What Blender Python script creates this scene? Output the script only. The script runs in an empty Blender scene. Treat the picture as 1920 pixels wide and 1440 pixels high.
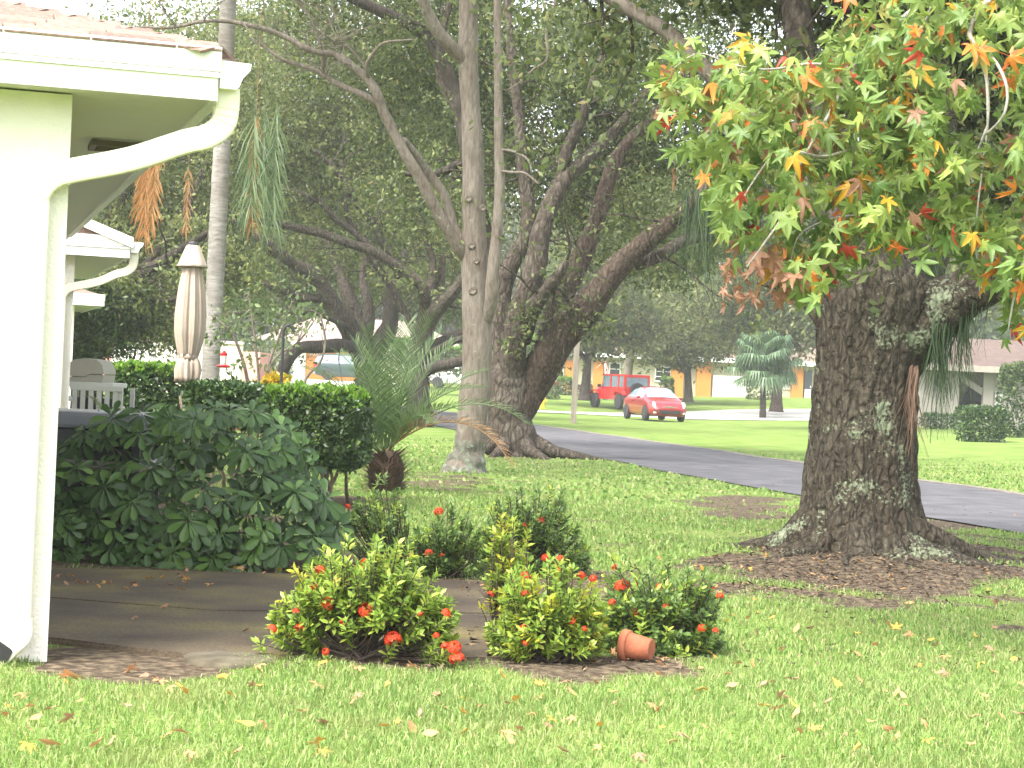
import bpy, bmesh, math, random
import numpy as np
from mathutils import Vector, Matrix

# ------------------------------------------------------------------ camera, light, exposure
F, H, ROLL = 3600.0, 1.3, math.radians(2.6)      # focal length in photo pixels, eye height, camera roll
sc = bpy.context.scene
col = sc.collection
cam = bpy.data.cameras.new('camera'); camo = bpy.data.objects.new('camera', cam); col.objects.link(camo)
cam.sensor_width = 36.0; cam.lens = F / 1920 * 36; cam.clip_end = 3000; cam.clip_start = 0.1
camo.matrix_world = Matrix.Translation((0, 0, H)) @ Matrix.Rotation(math.radians(90), 4, 'X') @ Matrix.Rotation(ROLL, 4, 'Z')
sc.camera = camo

SUN_EL, SUN_AZ = math.radians(52), math.radians(222)   # azimuth clockwise from +Y (north): behind the camera, to the left
w = bpy.data.worlds.new('World'); sc.world = w; w.use_nodes = True
nt = w.node_tree; nt.nodes.clear()
out = nt.nodes.new('ShaderNodeOutputWorld'); bg = nt.nodes.new('ShaderNodeBackground')
sky = nt.nodes.new('ShaderNodeTexSky'); sky.sky_type = 'NISHITA'; sky.sun_disc = False
sky.sun_elevation = SUN_EL; sky.sun_rotation = SUN_AZ; sky.air_density = 1.0; sky.dust_density = 4.0; sky.ozone_density = 1.0
hs = nt.nodes.new('ShaderNodeHueSaturation'); hs.inputs['Saturation'].default_value = 0.3
nt.links.new(sky.outputs[0], hs.inputs['Color']); nt.links.new(hs.outputs[0], bg.inputs['Color'])
nt.links.new(bg.outputs[0], out.inputs['Surface'])
bg.inputs['Strength'].default_value = 0.15
sl = bpy.data.lights.new('sun', 'SUN'); sl.energy = 1.2; sl.angle = math.radians(24); sl.color = (1.0, .95, .86)
so = bpy.data.objects.new('sun', sl); col.objects.link(so)
sd = Vector((math.sin(SUN_AZ) * math.cos(SUN_EL), math.cos(SUN_AZ) * math.cos(SUN_EL), math.sin(SUN_EL)))
so.location = sd * 60; so.rotation_euler = sd.to_track_quat('Z', 'Y').to_euler()
sc.view_settings.view_transform = 'Standard'; sc.view_settings.look = 'None'
sc.view_settings.exposure = 2.35; sc.view_settings.gamma = 1.0; sc.view_settings.use_curve_mapping = False
sc.cycles.max_bounces = 7; sc.cycles.diffuse_bounces = 4; sc.cycles.transparent_max_bounces = 6
sc.cycles.glossy_bounces = 3; sc.cycles.transmission_bounces = 4; sc.cycles.caustics_reflective = False; sc.cycles.caustics_refractive = False

R = random.Random(11)
rng = np.random.default_rng(11)

# ------------------------------------------------------------------ pixel -> world helpers
CR, SR = math.cos(ROLL), math.sin(ROLL)
def ray(x, y):
    u, v = x - 960, y - 720
    return (u * CR + v * SR) / F, (-u * SR + v * CR) / F
def P(x, y, Y):
    a, b = ray(x, y)
    return Vector((a * Y, Y, H - b * Y))
def proj(X, Y, Z):
    a = X / Y * F; b = (H - Z) / Y * F
    return 960 + a * CR - b * SR, 720 + a * SR + b * CR
TY = np.array([-50, 0, 86, 94, 100, 110, 122, 140, 200, 600.]); TZ = np.array([0, 0, 0, .02, .12, .42, .92, 1.15, 1.6, 3.])
OAK = (660 * CR / F * 15.1 + .06, 15.1)
def tz(X, Y):
    X = np.asarray(X, float); Y = np.asarray(Y, float)
    z = np.interp(Y, TY, TZ)
    z = z + np.clip((X - 9) * .035, 0, .45) * np.clip((Y - 25) / 20, 0, 1)
    z = z + .10 * np.exp(-(((X - OAK[0]) / 1.5) ** 2 + ((Y - OAK[1]) / 1.1) ** 2))
    z = z + .012 * np.sin(X * 1.7 + Y * .6) * np.sin(Y * 1.1 - X * .4)
    return z
def G(x, y):
    a, b = ray(x, y)
    Y = 4.0
    while Y < 400:
        if H - b * Y <= float(tz(a * Y, Y)): break
        Y += .05 if Y < 60 else .15
    return Vector((a * Y, Y, float(tz(a * Y, Y))))
def ground(X, Y): return Vector((X, Y, float(tz(X, Y))))

# ------------------------------------------------------------------ objects
def tag(o, label=None, cat=None, group=None, kind=None):
    if label: o['label'] = label
    if cat: o['category'] = cat
    if group: o['group'] = group
    if kind: o['kind'] = kind
    return o
def thing(name, label, cat, loc=(0, 0, 0), rz=0, group=None):
    o = bpy.data.objects.new(name, None); col.objects.link(o); o.empty_display_size = .1
    o.location = loc; o.rotation_euler = (0, 0, rz)
    return tag(o, label, cat, group)
def link(name, me, parent=None, loc=None):
    o = bpy.data.objects.new(name, me); col.objects.link(o)
    if parent is not None:
        o.parent = parent
    if loc is not None: o.location = loc
    return o
def npmesh(name, V, Fs, mat=None, smooth=False):
    """V (n,3); Fs list of (m,k) index arrays"""
    me = bpy.data.meshes.new(name)
    V = np.asarray(V, np.float32)
    me.vertices.add(len(V)); me.vertices.foreach_set('co', V.ravel())
    Fs = [np.asarray(f, np.int32) for f in Fs if len(f)]
    nl = sum(f.size for f in Fs); npoly = sum(len(f) for f in Fs)
    me.loops.add(nl); me.polygons.add(npoly)
    me.loops.foreach_set('vertex_index', np.concatenate([f.ravel() for f in Fs]))
    tot = np.concatenate([np.full(len(f), f.shape[1], np.int32) for f in Fs])
    start = np.concatenate([[0], np.cumsum(tot)[:-1]]).astype(np.int32)
    me.polygons.foreach_set('loop_start', start); me.polygons.foreach_set('loop_total', tot)
    if smooth: me.polygons.foreach_set('use_smooth', np.ones(npoly, bool))
    me.update(calc_edges=True)
    if mat: me.materials.append(mat)
    return me
class MB:
    """collects boxes, tubes, prisms into one mesh"""
    def __init__(s): s.v = []; s.f = []
    def add(s, vs, fs):
        o = len(s.v); s.v += [tuple(v) for v in vs]; s.f += [tuple(i + o for i in f) for f in fs]; return s
    def box(s, c, d, rot=None, bev=0.0):
        x, y, z = d[0] / 2, d[1] / 2, d[2] / 2
        if bev <= 0:
            vs = [(a * x, b * y, e * z) for e in (-1, 1) for b in (-1, 1) for a in (-1, 1)]
            fs = [(0, 2, 3, 1), (4, 5, 7, 6), (0, 1, 5, 4), (2, 6, 7, 3), (0, 4, 6, 2), (1, 3, 7, 5)]
        else:
            bm = bmesh.new(); bmesh.ops.create_cube(bm, size=1)
            for v in bm.verts: v.co = Vector((v.co.x * d[0], v.co.y * d[1], v.co.z * d[2]))
            bmesh.ops.bevel(bm, geom=bm.edges[:], offset=min(bev, .45 * min(d)), segments=2, affect='EDGES', profile=.6)
            bm.verts.index_update()
            vs = [v.co[:] for v in bm.verts]; fs = [tuple(v.index for v in f.verts) for f in bm.faces]; bm.free()
        c = Vector(c)
        if rot is not None: vs = [rot @ Vector(v) for v in vs]
        return s.add([Vector(v) + c for v in vs], fs)
    def prism(s, pts, off):
        """closed polygon pts (Vectors) extruded by vector off"""
        n = len(pts); off = Vector(off)
        vs = [Vector(p) for p in pts] + [Vector(p) + off for p in pts]
        fs = [tuple(range(n)), tuple(range(2 * n - 1, n - 1, -1))] + [(i, i + n, (i + 1) % n + n, (i + 1) % n) for i in range(n)]
        return s.add(vs, fs)
    def tube(s, pts, rad, seg=8, cap=True, wob=0.0, flat=None, seed=0):
        pts = [Vector(p) for p in pts]; n = len(pts)
        if not hasattr(rad, '__len__'): rad = [rad] * n
        t0 = (pts[1] - pts[0]).normalized()
        nrm = t0.orthogonal().normalized()
        if flat is not None:
            nrm = Vector(flat[2]); nrm = (nrm - t0 * nrm.dot(t0)).normalized()
        vs = []; rr = random.Random(seed)
        ph = [rr.random() * 6.28 for _ in range(4)]
        for i, p in enumerate(pts):
            t = (pts[min(i + 1, n - 1)] - pts[max(i - 1, 0)]).normalized()
            nrm = (nrm - t * nrm.dot(t))
            nrm = nrm.normalized() if nrm.length > 1e-6 else t.orthogonal().normalized()
            b = t.cross(nrm)
            for k in range(seg):
                a = 2 * math.pi * k / seg
                r = rad[i]
                if wob: r *= 1 + wob * (math.sin(2 * a + ph[0] + i * .37) * .5 + math.sin(3 * a + ph[1] - i * .53) * .4 + math.sin(i * .9 + ph[2]) * .5)
                if flat is None: vs.append(p + (nrm * math.cos(a) + b * math.sin(a)) * r)
                else:
                    cx, cy = math.cos(a), math.sin(a)
                    e = .35
                    sx = math.copysign(abs(cx) ** e, cx); sy = math.copysign(abs(cy) ** e, cy)
                    vs.append(p + nrm * sx * flat[0] * r + b * sy * flat[1] * r)
        fs = [(i * seg + k, i * seg + (k + 1) % seg, (i + 1) * seg + (k + 1) % seg, (i + 1) * seg + k) for i in range(n - 1) for k in range(seg)]
        if cap: fs += [tuple(range(seg - 1, -1, -1)), tuple((n - 1) * seg + k for k in range(seg))]
        return s.add(vs, fs)
    def lathe(s, prof, seg=20, c=(0, 0, 0), fold=None):
        vs = []
        for j, (r, z) in enumerate(prof):
            for k in range(seg):
                a = 2 * math.pi * k / seg
                q = r * (1 if fold is None else fold(a, j, z))
                vs.append((c[0] + q * math.cos(a), c[1] + q * math.sin(a), c[2] + z))
        n = len(prof)
        fs = [(i * seg + k, i * seg + (k + 1) % seg, (i + 1) * seg + (k + 1) % seg, (i + 1) * seg + k) for i in range(n - 1) for k in range(seg)]
        fs += [tuple(range(seg - 1, -1, -1)), tuple((n - 1) * seg + k for k in range(seg))]
        return s.add(vs, fs)
    def mesh(s, name, mat, smooth=False):
        me = bpy.data.meshes.new(name); me.from_pydata([tuple(v) for v in s.v], [], s.f)
        if smooth: me.polygons.foreach_set('use_smooth', [True] * len(me.polygons))
        if mat: me.materials.append(mat)
        return me
    def build(s, name, mat, parent=None, smooth=False, world=False, loc=None):
        me = s.mesh(name, mat, smooth)
        o = link(name, me, parent, loc)
        if world and parent is not None: wp(o)
        return o
def wp(o):
    """the mesh is in world coordinates: cancel the transform of a top-level parent"""
    q = o.parent
    if q is not None and q.parent is None and q.type == 'EMPTY':
        o.matrix_parent_inverse = Matrix.LocRotScale(q.location, q.rotation_euler, None).inverted()
    return o
def spline(pts, n=6):
    """Catmull-Rom through (Vector, radius) pairs"""
    ps = [np.array([*p, r]) for p, r in pts]
    ps = [2 * ps[0] - ps[1]] + ps + [2 * ps[-1] - ps[-2]]
    o = []
    for i in range(1, len(ps) - 2):
        for k in range(n):
            t = k / n
            a, b, c, d = ps[i - 1:i + 3]
            o.append(.5 * (2 * b + (c - a) * t + (2 * a - 5 * b + 4 * c - d) * t * t + (3 * b - a - 3 * c + d) * t ** 3))
    o.append(ps[-2])
    return [Vector(q[:3]) for q in o], [max(.002, q[3]) for q in o]

# ------------------------------------------------------------------ materials
MATS = {}
def nodes(name):
    m = bpy.data.materials.new(name); m.use_nodes = True
    t = m.node_tree
    return m, t, t.nodes['Principled BSDF'], t.nodes['Material Output']
def M(name, c, rough=.6, var=.12, scale=6.0, bump=0.0, bscale=None, metal=0.0, c2=None, coat=0.0, stretch=(1, 1, 1), spec=.5, detail=6.0):
    if name in MATS: return MATS[name]
    m, t, b, o = nodes(name); N = t.nodes.new; Lk = t.links.new
    tc = N('ShaderNodeTexCoord'); mp = N('ShaderNodeMapping'); mp.inputs['Scale'].default_value = stretch
    Lk(tc.outputs['Object'], mp.inputs['Vector'])
    nz = N('ShaderNodeTexNoise'); nz.inputs['Scale'].default_value = scale; nz.inputs['Detail'].default_value = detail
    Lk(mp.outputs[0], nz.inputs['Vector'])
    cr = N('ShaderNodeValToRGB')
    lo = [x * (1 - var) for x in c]; hi = list(c2) if c2 else [min(1, x * (1 + var)) for x in c]
    cr.color_ramp.elements[0].position = .32; cr.color_ramp.elements[1].position = .68
    cr.color_ramp.elements[0].color = (*lo, 1); cr.color_ramp.elements[1].color = (*hi, 1)
    Lk(nz.outputs['Fac'], cr.inputs[0]); Lk(cr.outputs[0], b.inputs['Base Color'])
    b.inputs['Roughness'].default_value = rough; b.inputs['Metallic'].default_value = metal
    b.inputs['Specular IOR Level'].default_value = spec
    if coat: b.inputs['Coat Weight'].default_value = coat; b.inputs['Coat Roughness'].default_value = .06
    if bump:
        n2 = N('ShaderNodeTexNoise'); n2.inputs['Scale'].default_value = bscale or scale * 6; n2.inputs['Detail'].default_value = 8
        Lk(mp.outputs[0], n2.inputs['Vector'])
        bp = N('ShaderNodeBump'); bp.inputs['Strength'].default_value = bump; bp.inputs['Distance'].default_value = .02
        Lk(n2.outputs['Fac'], bp.inputs['Height']); Lk(bp.outputs[0], b.inputs['Normal'])
    MATS[name] = m
    return m
def LM(name, cols, trans=.35, rough=.5, obj=False, spec=.4, tcol=None, grad=None):
    """leaf material: colour picked per leaf from stops [(pos, rgb)...]"""
    m, t, b, o = nodes(name); N = t.nodes.new; Lk = t.links.new
    gi = N('ShaderNodeNewGeometry'); src = gi.outputs['Random Per Island']
    if obj:
        oi = N('ShaderNodeObjectInfo'); src = oi.outputs['Random']
    cr = N('ShaderNodeValToRGB'); e = cr.color_ramp.elements
    e[0].position, e[0].color = cols[0][0], (*cols[0][1], 1)
    e[1].position, e[1].color = cols[-1][0], (*cols[-1][1], 1)
    for p, c in cols[1:-1]:
        x = e.new(p); x.color = (*c, 1)
    Lk(src, cr.inputs[0]); colr = cr.outputs[0]
    if grad:
        tc = N('ShaderNodeTexCoord'); nz = N('ShaderNodeTexNoise'); nz.inputs['Scale'].default_value = grad[1]; nz.inputs['Detail'].default_value = 3
        Lk(tc.outputs['Object'], nz.inputs['Vector'])
        mr = N('ShaderNodeMapRange'); mr.inputs[1].default_value = grad[2]; mr.inputs[2].default_value = grad[2] + .15
        Lk(nz.outputs['Fac'], mr.inputs[0])
        mx = N('ShaderNodeMix'); mx.data_type = 'RGBA'; Lk(mr.outputs[0], mx.inputs[0]); Lk(colr, mx.inputs[6]); mx.inputs[7].default_value = (*grad[0], 1)
        colr = mx.outputs[2]
    Lk(colr, b.inputs['Base Color']); b.inputs['Roughness'].default_value = rough; b.inputs['Specular IOR Level'].default_value = spec
    if trans:
        tr = N('ShaderNodeBsdfTranslucent'); ms = N('ShaderNodeMixShader'); ms.inputs[0].default_value = trans
        Lk(colr, tr.inputs['Color']); Lk(b.outputs[0], ms.inputs[1]); Lk(tr.outputs[0], ms.inputs[2]); Lk(ms.outputs[0], o.inputs['Surface'])
    MATS[name] = m
    return m
def bark(name, dark, mid, light, lichen=None, amt=.62, lscale=9.0, sc_=14.0, zst=.22, crack=0):
    m, t, b, o = nodes(name); N = t.nodes.new; Lk = t.links.new
    tc = N('ShaderNodeTexCoord'); mp = N('ShaderNodeMapping'); mp.inputs['Scale'].default_value = (1, 1, zst)
    Lk(tc.outputs['Object'], mp.inputs['Vector'])
    nz = N('ShaderNodeTexNoise'); nz.inputs['Scale'].default_value = sc_; nz.inputs['Detail'].default_value = 9; nz.inputs['Roughness'].default_value = .65
    Lk(mp.outputs[0], nz.inputs['Vector'])
    cr = N('ShaderNodeValToRGB'); e = cr.color_ramp.elements
    e[0].position = .34; e[0].color = (*dark, 1); e[1].position = .7; e[1].color = (*light, 1); x = e.new(.5); x.color = (*mid, 1)
    Lk(nz.outputs['Fac'], cr.inputs[0]); c = cr.outputs[0]
    n3 = N('ShaderNodeTexNoise'); n3.inputs['Scale'].default_value = 1.7; n3.inputs['Detail'].default_value = 4; Lk(tc.outputs['Object'], n3.inputs['Vector'])
    mv = N('ShaderNodeMix'); mv.data_type = 'RGBA'; mv.blend_type = 'MULTIPLY'; mv.inputs[0].default_value = .55
    Lk(c, mv.inputs[6])
    r3 = N('ShaderNodeValToRGB'); r3.color_ramp.elements[0].position = .35; r3.color_ramp.elements[0].color = (.62, .55, .5, 1); r3.color_ramp.elements[1].position = .65
    Lk(n3.outputs['Fac'], r3.inputs[0]); Lk(r3.outputs[0], mv.inputs[7]); c = mv.outputs[2]
    if lichen:
        n2 = N('ShaderNodeTexNoise'); n2.inputs['Scale'].default_value = lscale; n2.inputs['Detail'].default_value = 7; n2.inputs['Roughness'].default_value = .72
        Lk(tc.outputs['Object'], n2.inputs['Vector'])
        mr = N('ShaderNodeMapRange'); mr.inputs[1].default_value = amt; mr.inputs[2].default_value = amt + .04; Lk(n2.outputs['Fac'], mr.inputs[0])
        mx = N('ShaderNodeMix'); mx.data_type = 'RGBA'; Lk(mr.outputs[0], mx.inputs[0]); Lk(c, mx.inputs[6]); mx.inputs[7].default_value = (*lichen, 1); c = mx.outputs[2]
        if crack > 12:   # broad lichen crusts broken up by fine noise
            n4 = N('ShaderNodeTexNoise'); n4.inputs['Scale'].default_value = 2.6; n4.inputs['Detail'].default_value = 2; Lk(tc.outputs['Object'], n4.inputs['Vector'])
            n5 = N('ShaderNodeTexNoise'); n5.inputs['Scale'].default_value = 38; n5.inputs['Detail'].default_value = 5; Lk(tc.outputs['Object'], n5.inputs['Vector'])
            a5 = N('ShaderNodeMath'); a5.operation = 'MULTIPLY_ADD'; Lk(n5.outputs['Fac'], a5.inputs[0]); a5.inputs[1].default_value = .55; Lk(n4.outputs['Fac'], a5.inputs[2])
            m5 = N('ShaderNodeMapRange'); m5.inputs[1].default_value = .88; m5.inputs[2].default_value = .95; m5.inputs[4].default_value = .8; Lk(a5.outputs[0], m5.inputs[0])
            x5 = N('ShaderNodeMix'); x5.data_type = 'RGBA'; Lk(m5.outputs[0], x5.inputs[0]); Lk(c, x5.inputs[6]); x5.inputs[7].default_value = (lichen[0] * 1.15, lichen[1] * 1.2, lichen[2] * 1.05, 1); c = x5.outputs[2]
    Lk(c, b.inputs['Base Color']); b.inputs['Roughness'].default_value = .9; b.inputs['Specular IOR Level'].default_value = .2
    bp = N('ShaderNodeBump'); bp.inputs['Strength'].default_value = .9; bp.inputs['Distance'].default_value = .03
    hgt = nz.outputs['Fac']
    if crack:   # plated bark: dark cracks between blocks
        wn = N('ShaderNodeTexNoise'); wn.inputs['Scale'].default_value = 7; wn.inputs['Detail'].default_value = 4; Lk(tc.outputs['Object'], wn.inputs['Vector'])
        va = N('ShaderNodeVectorMath'); va.operation = 'MULTIPLY_ADD'; Lk(wn.outputs['Color'], va.inputs[0]); va.inputs[1].default_value = (.12, .12, .12); Lk(tc.outputs['Object'], va.inputs[2])
        m2 = N('ShaderNodeMapping'); m2.inputs['Scale'].default_value = (1, 1, .38); Lk(va.outputs[0], m2.inputs['Vector'])
        vo = N('ShaderNodeTexVoronoi'); vo.feature = 'DISTANCE_TO_EDGE'; vo.inputs['Scale'].default_value = crack; Lk(m2.outputs[0], vo.inputs['Vector'])
        r5 = N('ShaderNodeMapRange'); r5.inputs[1].default_value = 0; r5.inputs[2].default_value = .22; Lk(vo.outputs['Distance'], r5.inputs[0])
        ma = N('ShaderNodeMath'); ma.operation = 'MULTIPLY_ADD'; Lk(r5.outputs[0], ma.inputs[0]); ma.inputs[1].default_value = .7; Lk(nz.outputs['Fac'], ma.inputs[2]); hgt = ma.outputs[0]
        mc = N('ShaderNodeMix'); mc.data_type = 'RGBA'; mc.blend_type = 'MULTIPLY'; mc.inputs[0].default_value = .5
        r6 = N('ShaderNodeValToRGB'); r6.color_ramp.elements[0].color = (.35, .32, .3, 1); Lk(r5.outputs[0], r6.inputs[0])
        src = b.inputs['Base Color'].links[0].from_socket; Lk(src, mc.inputs[6]); Lk(r6.outputs[0], mc.inputs[7]); Lk(mc.outputs[2], b.inputs['Base Color'])
    Lk(hgt, bp.inputs['Height']); Lk(bp.outputs[0], b.inputs['Normal'])
    MATS[name] = m
    return m

# ------------------------------------------------------------------ foliage helpers
def unit(a): return a / np.maximum(1e-9, np.linalg.norm(a, axis=-1, keepdims=True))
def rdir(n): return unit(rng.normal(size=(n, 3)))
def basis(d, up=None):
    """rotation matrices with local y = d, local z ~ up"""
    n = len(d); d = unit(d)
    if up is None: up = rng.normal(size=(n, 3))
    x = unit(np.cross(d, up)); z = np.cross(x, d)
    return np.stack([x, d, z], axis=2)
LEAF = (np.array([(0, 0, 0), (.26, .42, .06), (0, 1, 0), (-.26, .42, .06)]), [np.array([(0, 1, 2), (0, 2, 3)])])
LEAF6 = (np.array([(0, 0, 0), (.17, .3, .05), (.2, .62, .03), (0, 1, -.06), (-.2, .62, .03), (-.17, .3, .05), (0, .5, -.02)]),
         [np.array([(0, 1, 6), (1, 2, 6), (2, 3, 6), (3, 4, 6), (4, 5, 6), (5, 0, 6)])])
def scatter(tpl, pos, rot, scl):
    V, Fs = tpl; k = len(V); n = len(pos)
    scl = np.asarray(scl)
    if scl.ndim == 1: scl = np.repeat(scl[:, None], 3, 1)
    W = np.einsum('nij,nkj->nki', rot, V[None] * scl[:, None, :]) + pos[:, None, :]
    off = (np.arange(n) * k)[:, None, None]
    return W.reshape(-1, 3), [(f[None] + off).reshape(-1, f.shape[1]) for f in Fs]
def join(parts):
    Vs, Fd, o = [], {}, 0
    for V, Fs in parts:
        Vs.append(V)
        for f in Fs:
            f = np.asarray(f); Fd.setdefault(f.shape[1], []).append(f + o)
        o += len(V)
    return np.concatenate(Vs), [np.concatenate(v) for v in Fd.values()]
def clumps(blobs, nclump, per, size, sig, droop=.3, shell=.55, seed=0):
    """leaves in clumps through ellipsoids: blobs = [(center, (rx, ry, rz), weight)]"""
    rg = np.random.default_rng(seed)
    wts = np.array([b[2] for b in blobs], float); wts /= wts.sum()
    pick = rg.choice(len(blobs), nclump, p=wts)
    C = np.array([tuple(b[0]) for b in blobs])[pick]; Rr = np.array([b[1] for b in blobs])[pick]
    d = unit(rg.normal(size=(nclump, 3))); rad = shell + (1 - shell) * rg.random((nclump, 1)) ** .6
    rad = np.where(rg.random((nclump, 1)) < .25, rg.random((nclump, 1)) ** .4, rad)
    cc = C + d * rad * Rr
    cnt = rg.integers(int(per * .5), int(per * 1.5), nclump)
    idx = np.repeat(np.arange(nclump), cnt)
    sg = (sig * (.6 + .8 * rg.random(nclump)))[idx][:, None]
    n = len(idx)
    pos = cc[idx] + rg.normal(size=(n, 3)) * sg * np.array([1, 1, .6])
    axis = unit(rg.normal(size=(n, 3)) + np.array([0, 0, -droop]))
    rot = basis(axis, rg.normal(size=(n, 3)) + np.array([0, 0, .6]))
    s = size * (.6 + .8 * rg.random(n))
    return scatter(LEAF, pos, rot, np.stack([s * .9, s, s], 1))
# ------------------------------------------------------------------ ground
DIRT = [  # ellipses on the lawn where it is bare, from the photograph: x, y, rx, ry, strength
    (1640, 1075, 400, 62, 1.0), (1400, 950, 130, 26, .75), (1800, 965, 130, 40, .85), (230, 1250, 190, 32, 1.1), (1180, 1245, 210, 26, 1.0),
    (700, 1248, 200, 18, .8), (1010, 1100, 330, 30, .75), (850, 905, 110, 24, .6), (640, 950, 110, 25, .8), (470, 1060, 420, 34, 1.1), (1060, 870, 140, 12, .4),
    (1000, 895, 120, 10, .35), (1900, 1180, 60, 14, .9), (620, 1010, 160, 40, .45), (1450, 1010, 190, 20, .3), (180, 1000, 330, 120, 1.2), (1150, 1000, 160, 22, .3), (930, 860, 130, 10, .45)]
def dirt(X, Y):
    X = np.asarray(X, float); Y = np.maximum(np.asarray(Y, float), 1.0)
    px, py = proj(X, Y, 0 * X)
    nz = (np.sin(X * 3.1 + 1.3 * np.sin(Y * 2.3)) + np.sin(Y * 3.7 + 1.9 * np.sin(X * 2.9)) + .7 * np.sin(X * 9.1 + 2 * np.sin(Y * 5)) + .6 * np.sin(Y * 8.3 + X * 4)) * .16
    d = np.zeros_like(X)
    for cx, cy, rx, ry, st in DIRT:
        q = np.sqrt(((px - cx) / rx) ** 2 + ((py - cy) / ry) ** 2)
        d = np.maximum(d, st * np.clip((1.3 - q + nz * 1.3) / .8, 0, 1))
    far = np.clip((nz * 2.4 - .24), 0, .5) * np.clip((Y - 11) / 6, 0, 1) * np.clip((34 - Y) / 6, 0, 1)
    return np.clip(np.maximum(d, far), 0, 1)
def grid(name, xs, ys, zoff=0):
    X, Y = np.meshgrid(xs, ys); Z = tz(X, Y) + zoff
    V = np.stack([X, Y, Z], 2).reshape(-1, 3); nx, ny = len(xs), len(ys)
    i = (np.arange(ny - 1)[:, None] * nx + np.arange(nx - 1)[None]).ravel()
    return V, np.stack([i, i + 1, i + nx + 1, i + nx], 1)
def axis(lim, fine, step, grow):
    a = list(np.arange(0, fine, step)); s = step
    while a[-1] < lim: s *= grow; a.append(a[-1] + s)
    return a
xp = axis(420, 9, .09, 1.09); xs = sorted([-x for x in xp[1:]] + xp)
ys = sorted([-x for x in axis(30, 1, .5, 1.2)[1:]] + list(np.arange(0, 5, .4)) + [5 + y for y in axis(600, 20, .09, 1.05)])
V, Fq = grid('ground', np.array(xs), np.array(ys))
def ground_mat():
    m, t, b, o = nodes('lawn_ground'); N = t.nodes.new; Lk = t.links.new
    tc = N('ShaderNodeTexCoord')
    def noise(s, d=6):
        n = N('ShaderNodeTexNoise'); n.inputs['Scale'].default_value = s; n.inputs['Detail'].default_value = d; Lk(tc.outputs['Object'], n.inputs['Vector']); return n
    def ramp(src, stops):
        c = N('ShaderNodeValToRGB'); e = c.color_ramp.elements
        e[0].position, e[0].color = stops[0][0], (*stops[0][1], 1); e[1].position, e[1].color = stops[-1][0], (*stops[-1][1], 1)
        for p, q in stops[1:-1]: e.new(p).color = (*q, 1)
        Lk(src, c.inputs[0]); return c.outputs[0]
    g1 = ramp(noise(1.1).outputs['Fac'], [(.3, (.11, .18, .038)), (.5, (.16, .245, .06)), (.72, (.225, .28, .09))])
    g2 = ramp(noise(38, 8).outputs['Fac'], [(.3, (.45, .45, .4)), (.7, (1.25, 1.2, 1.1))])
    mg = N('ShaderNodeMix'); mg.data_type = 'RGBA'; mg.blend_type = 'MULTIPLY'; mg.inputs[0].default_value = 1; Lk(g1, mg.inputs[6]); Lk(g2, mg.inputs[7])
    d1 = ramp(noise(17, 9).outputs['Fac'], [(.25, (.03, .022, .016)), (.45, (.07, .052, .036)), (.6, (.14, .11, .075)), (.78, (.24, .17, .095))])
    at = N('ShaderNodeAttribute'); at.attribute_name = 'dirt'
    n3 = noise(22, 6); ad = N('ShaderNodeMath'); ad.operation = 'ADD'; Lk(at.outputs['Fac'], ad.inputs[0])
    mm = N('ShaderNodeMath'); mm.operation = 'MULTIPLY_ADD'; Lk(n3.outputs['Fac'], mm.inputs[0]); mm.inputs[1].default_value = .8; mm.inputs[2].default_value = -.4
    Lk(mm.outputs[0], ad.inputs[1])
    mr = N('ShaderNodeMapRange'); mr.inputs[1].default_value = .3; mr.inputs[2].default_value = .6; Lk(ad.outputs[0], mr.inputs[0])
    mx = N('ShaderNodeMix'); mx.data_type = 'RGBA'; Lk(mr.outputs[0], mx.inputs[0]); Lk(mg.outputs[2], mx.inputs[6]); Lk(d1, mx.inputs[7])
    Lk(mx.outputs[2], b.inputs['Base Color']); b.inputs['Roughness'].default_value = .95; b.inputs['Specular IOR Level'].default_value = .1
    bp = N('ShaderNodeBump'); bp.inputs['Strength'].default_value = .8; bp.inputs['Distance'].default_value = .03; Lk(noise(30, 9).outputs['Fac'], bp.inputs['Height']); Lk(bp.outputs[0], b.inputs['Normal'])
    return m
me = npmesh('ground', V, [Fq], ground_mat(), smooth=True)
at = me.attributes.new('dirt', 'FLOAT', 'POINT'); at.data.foreach_set('value', dirt(V[:, 0], V[:, 1]).astype(np.float32))
tag(link('ground', me), kind='structure')

# ------------------------------------------------------------------ road, kerb, cross street
near = [(5.75, 17.4), (5.25, 19.4), (3.48, 26.6), (2.54, 30.8), (1.15, 38.0), (.5, 41.6), (-1.8, 53), (-4.6, 67), (-8.0, 84), (-14, 104)]
near = [(7.6, 9.5), (6.7, 13.4)] + near
def poly_interp(pts, n):
    p, _ = spline([(Vector((a, b, 0)), 1) for a, b in pts], n); return p
cl = poly_interp(near, 8)
def ribbon(line, o0, o1, z, nrow=4):
    """sheet beside a polyline, between two offsets to its right"""
    vs, fs = [], []
    for i, p in enumerate(line):
        t = (line[min(i + 1, len(line) - 1)] - line[max(i - 1, 0)]).normalized(); r = Vector((t.y, -t.x, 0))
        for k in range(nrow):
            q = p + r * (o0 + (o1 - o0) * k / (nrow - 1)); vs.append((q.x, q.y, float(tz(q.x, q.y)) + z))
    for i in range(len(line) - 1):
        for k in range(nrow - 1):
            a = i * nrow + k; fs.append((a, a + 1, a + nrow + 1, a + nrow))
    return vs, fs
asph = M('asphalt', (.075, .072, .078), .85, .22, 2.0, .5, 90, c2=(.115, .11, .118))
conc = M('pale_concrete', (.5, .48, .43), .85, .1, 3.0, .3, 40, c2=(.6, .58, .53))
b_ = MB().add(*ribbon(cl, 0, 4.25, .018, 7)); tag(b_.build('road', asph), kind='structure')
kb = MB()
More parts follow.
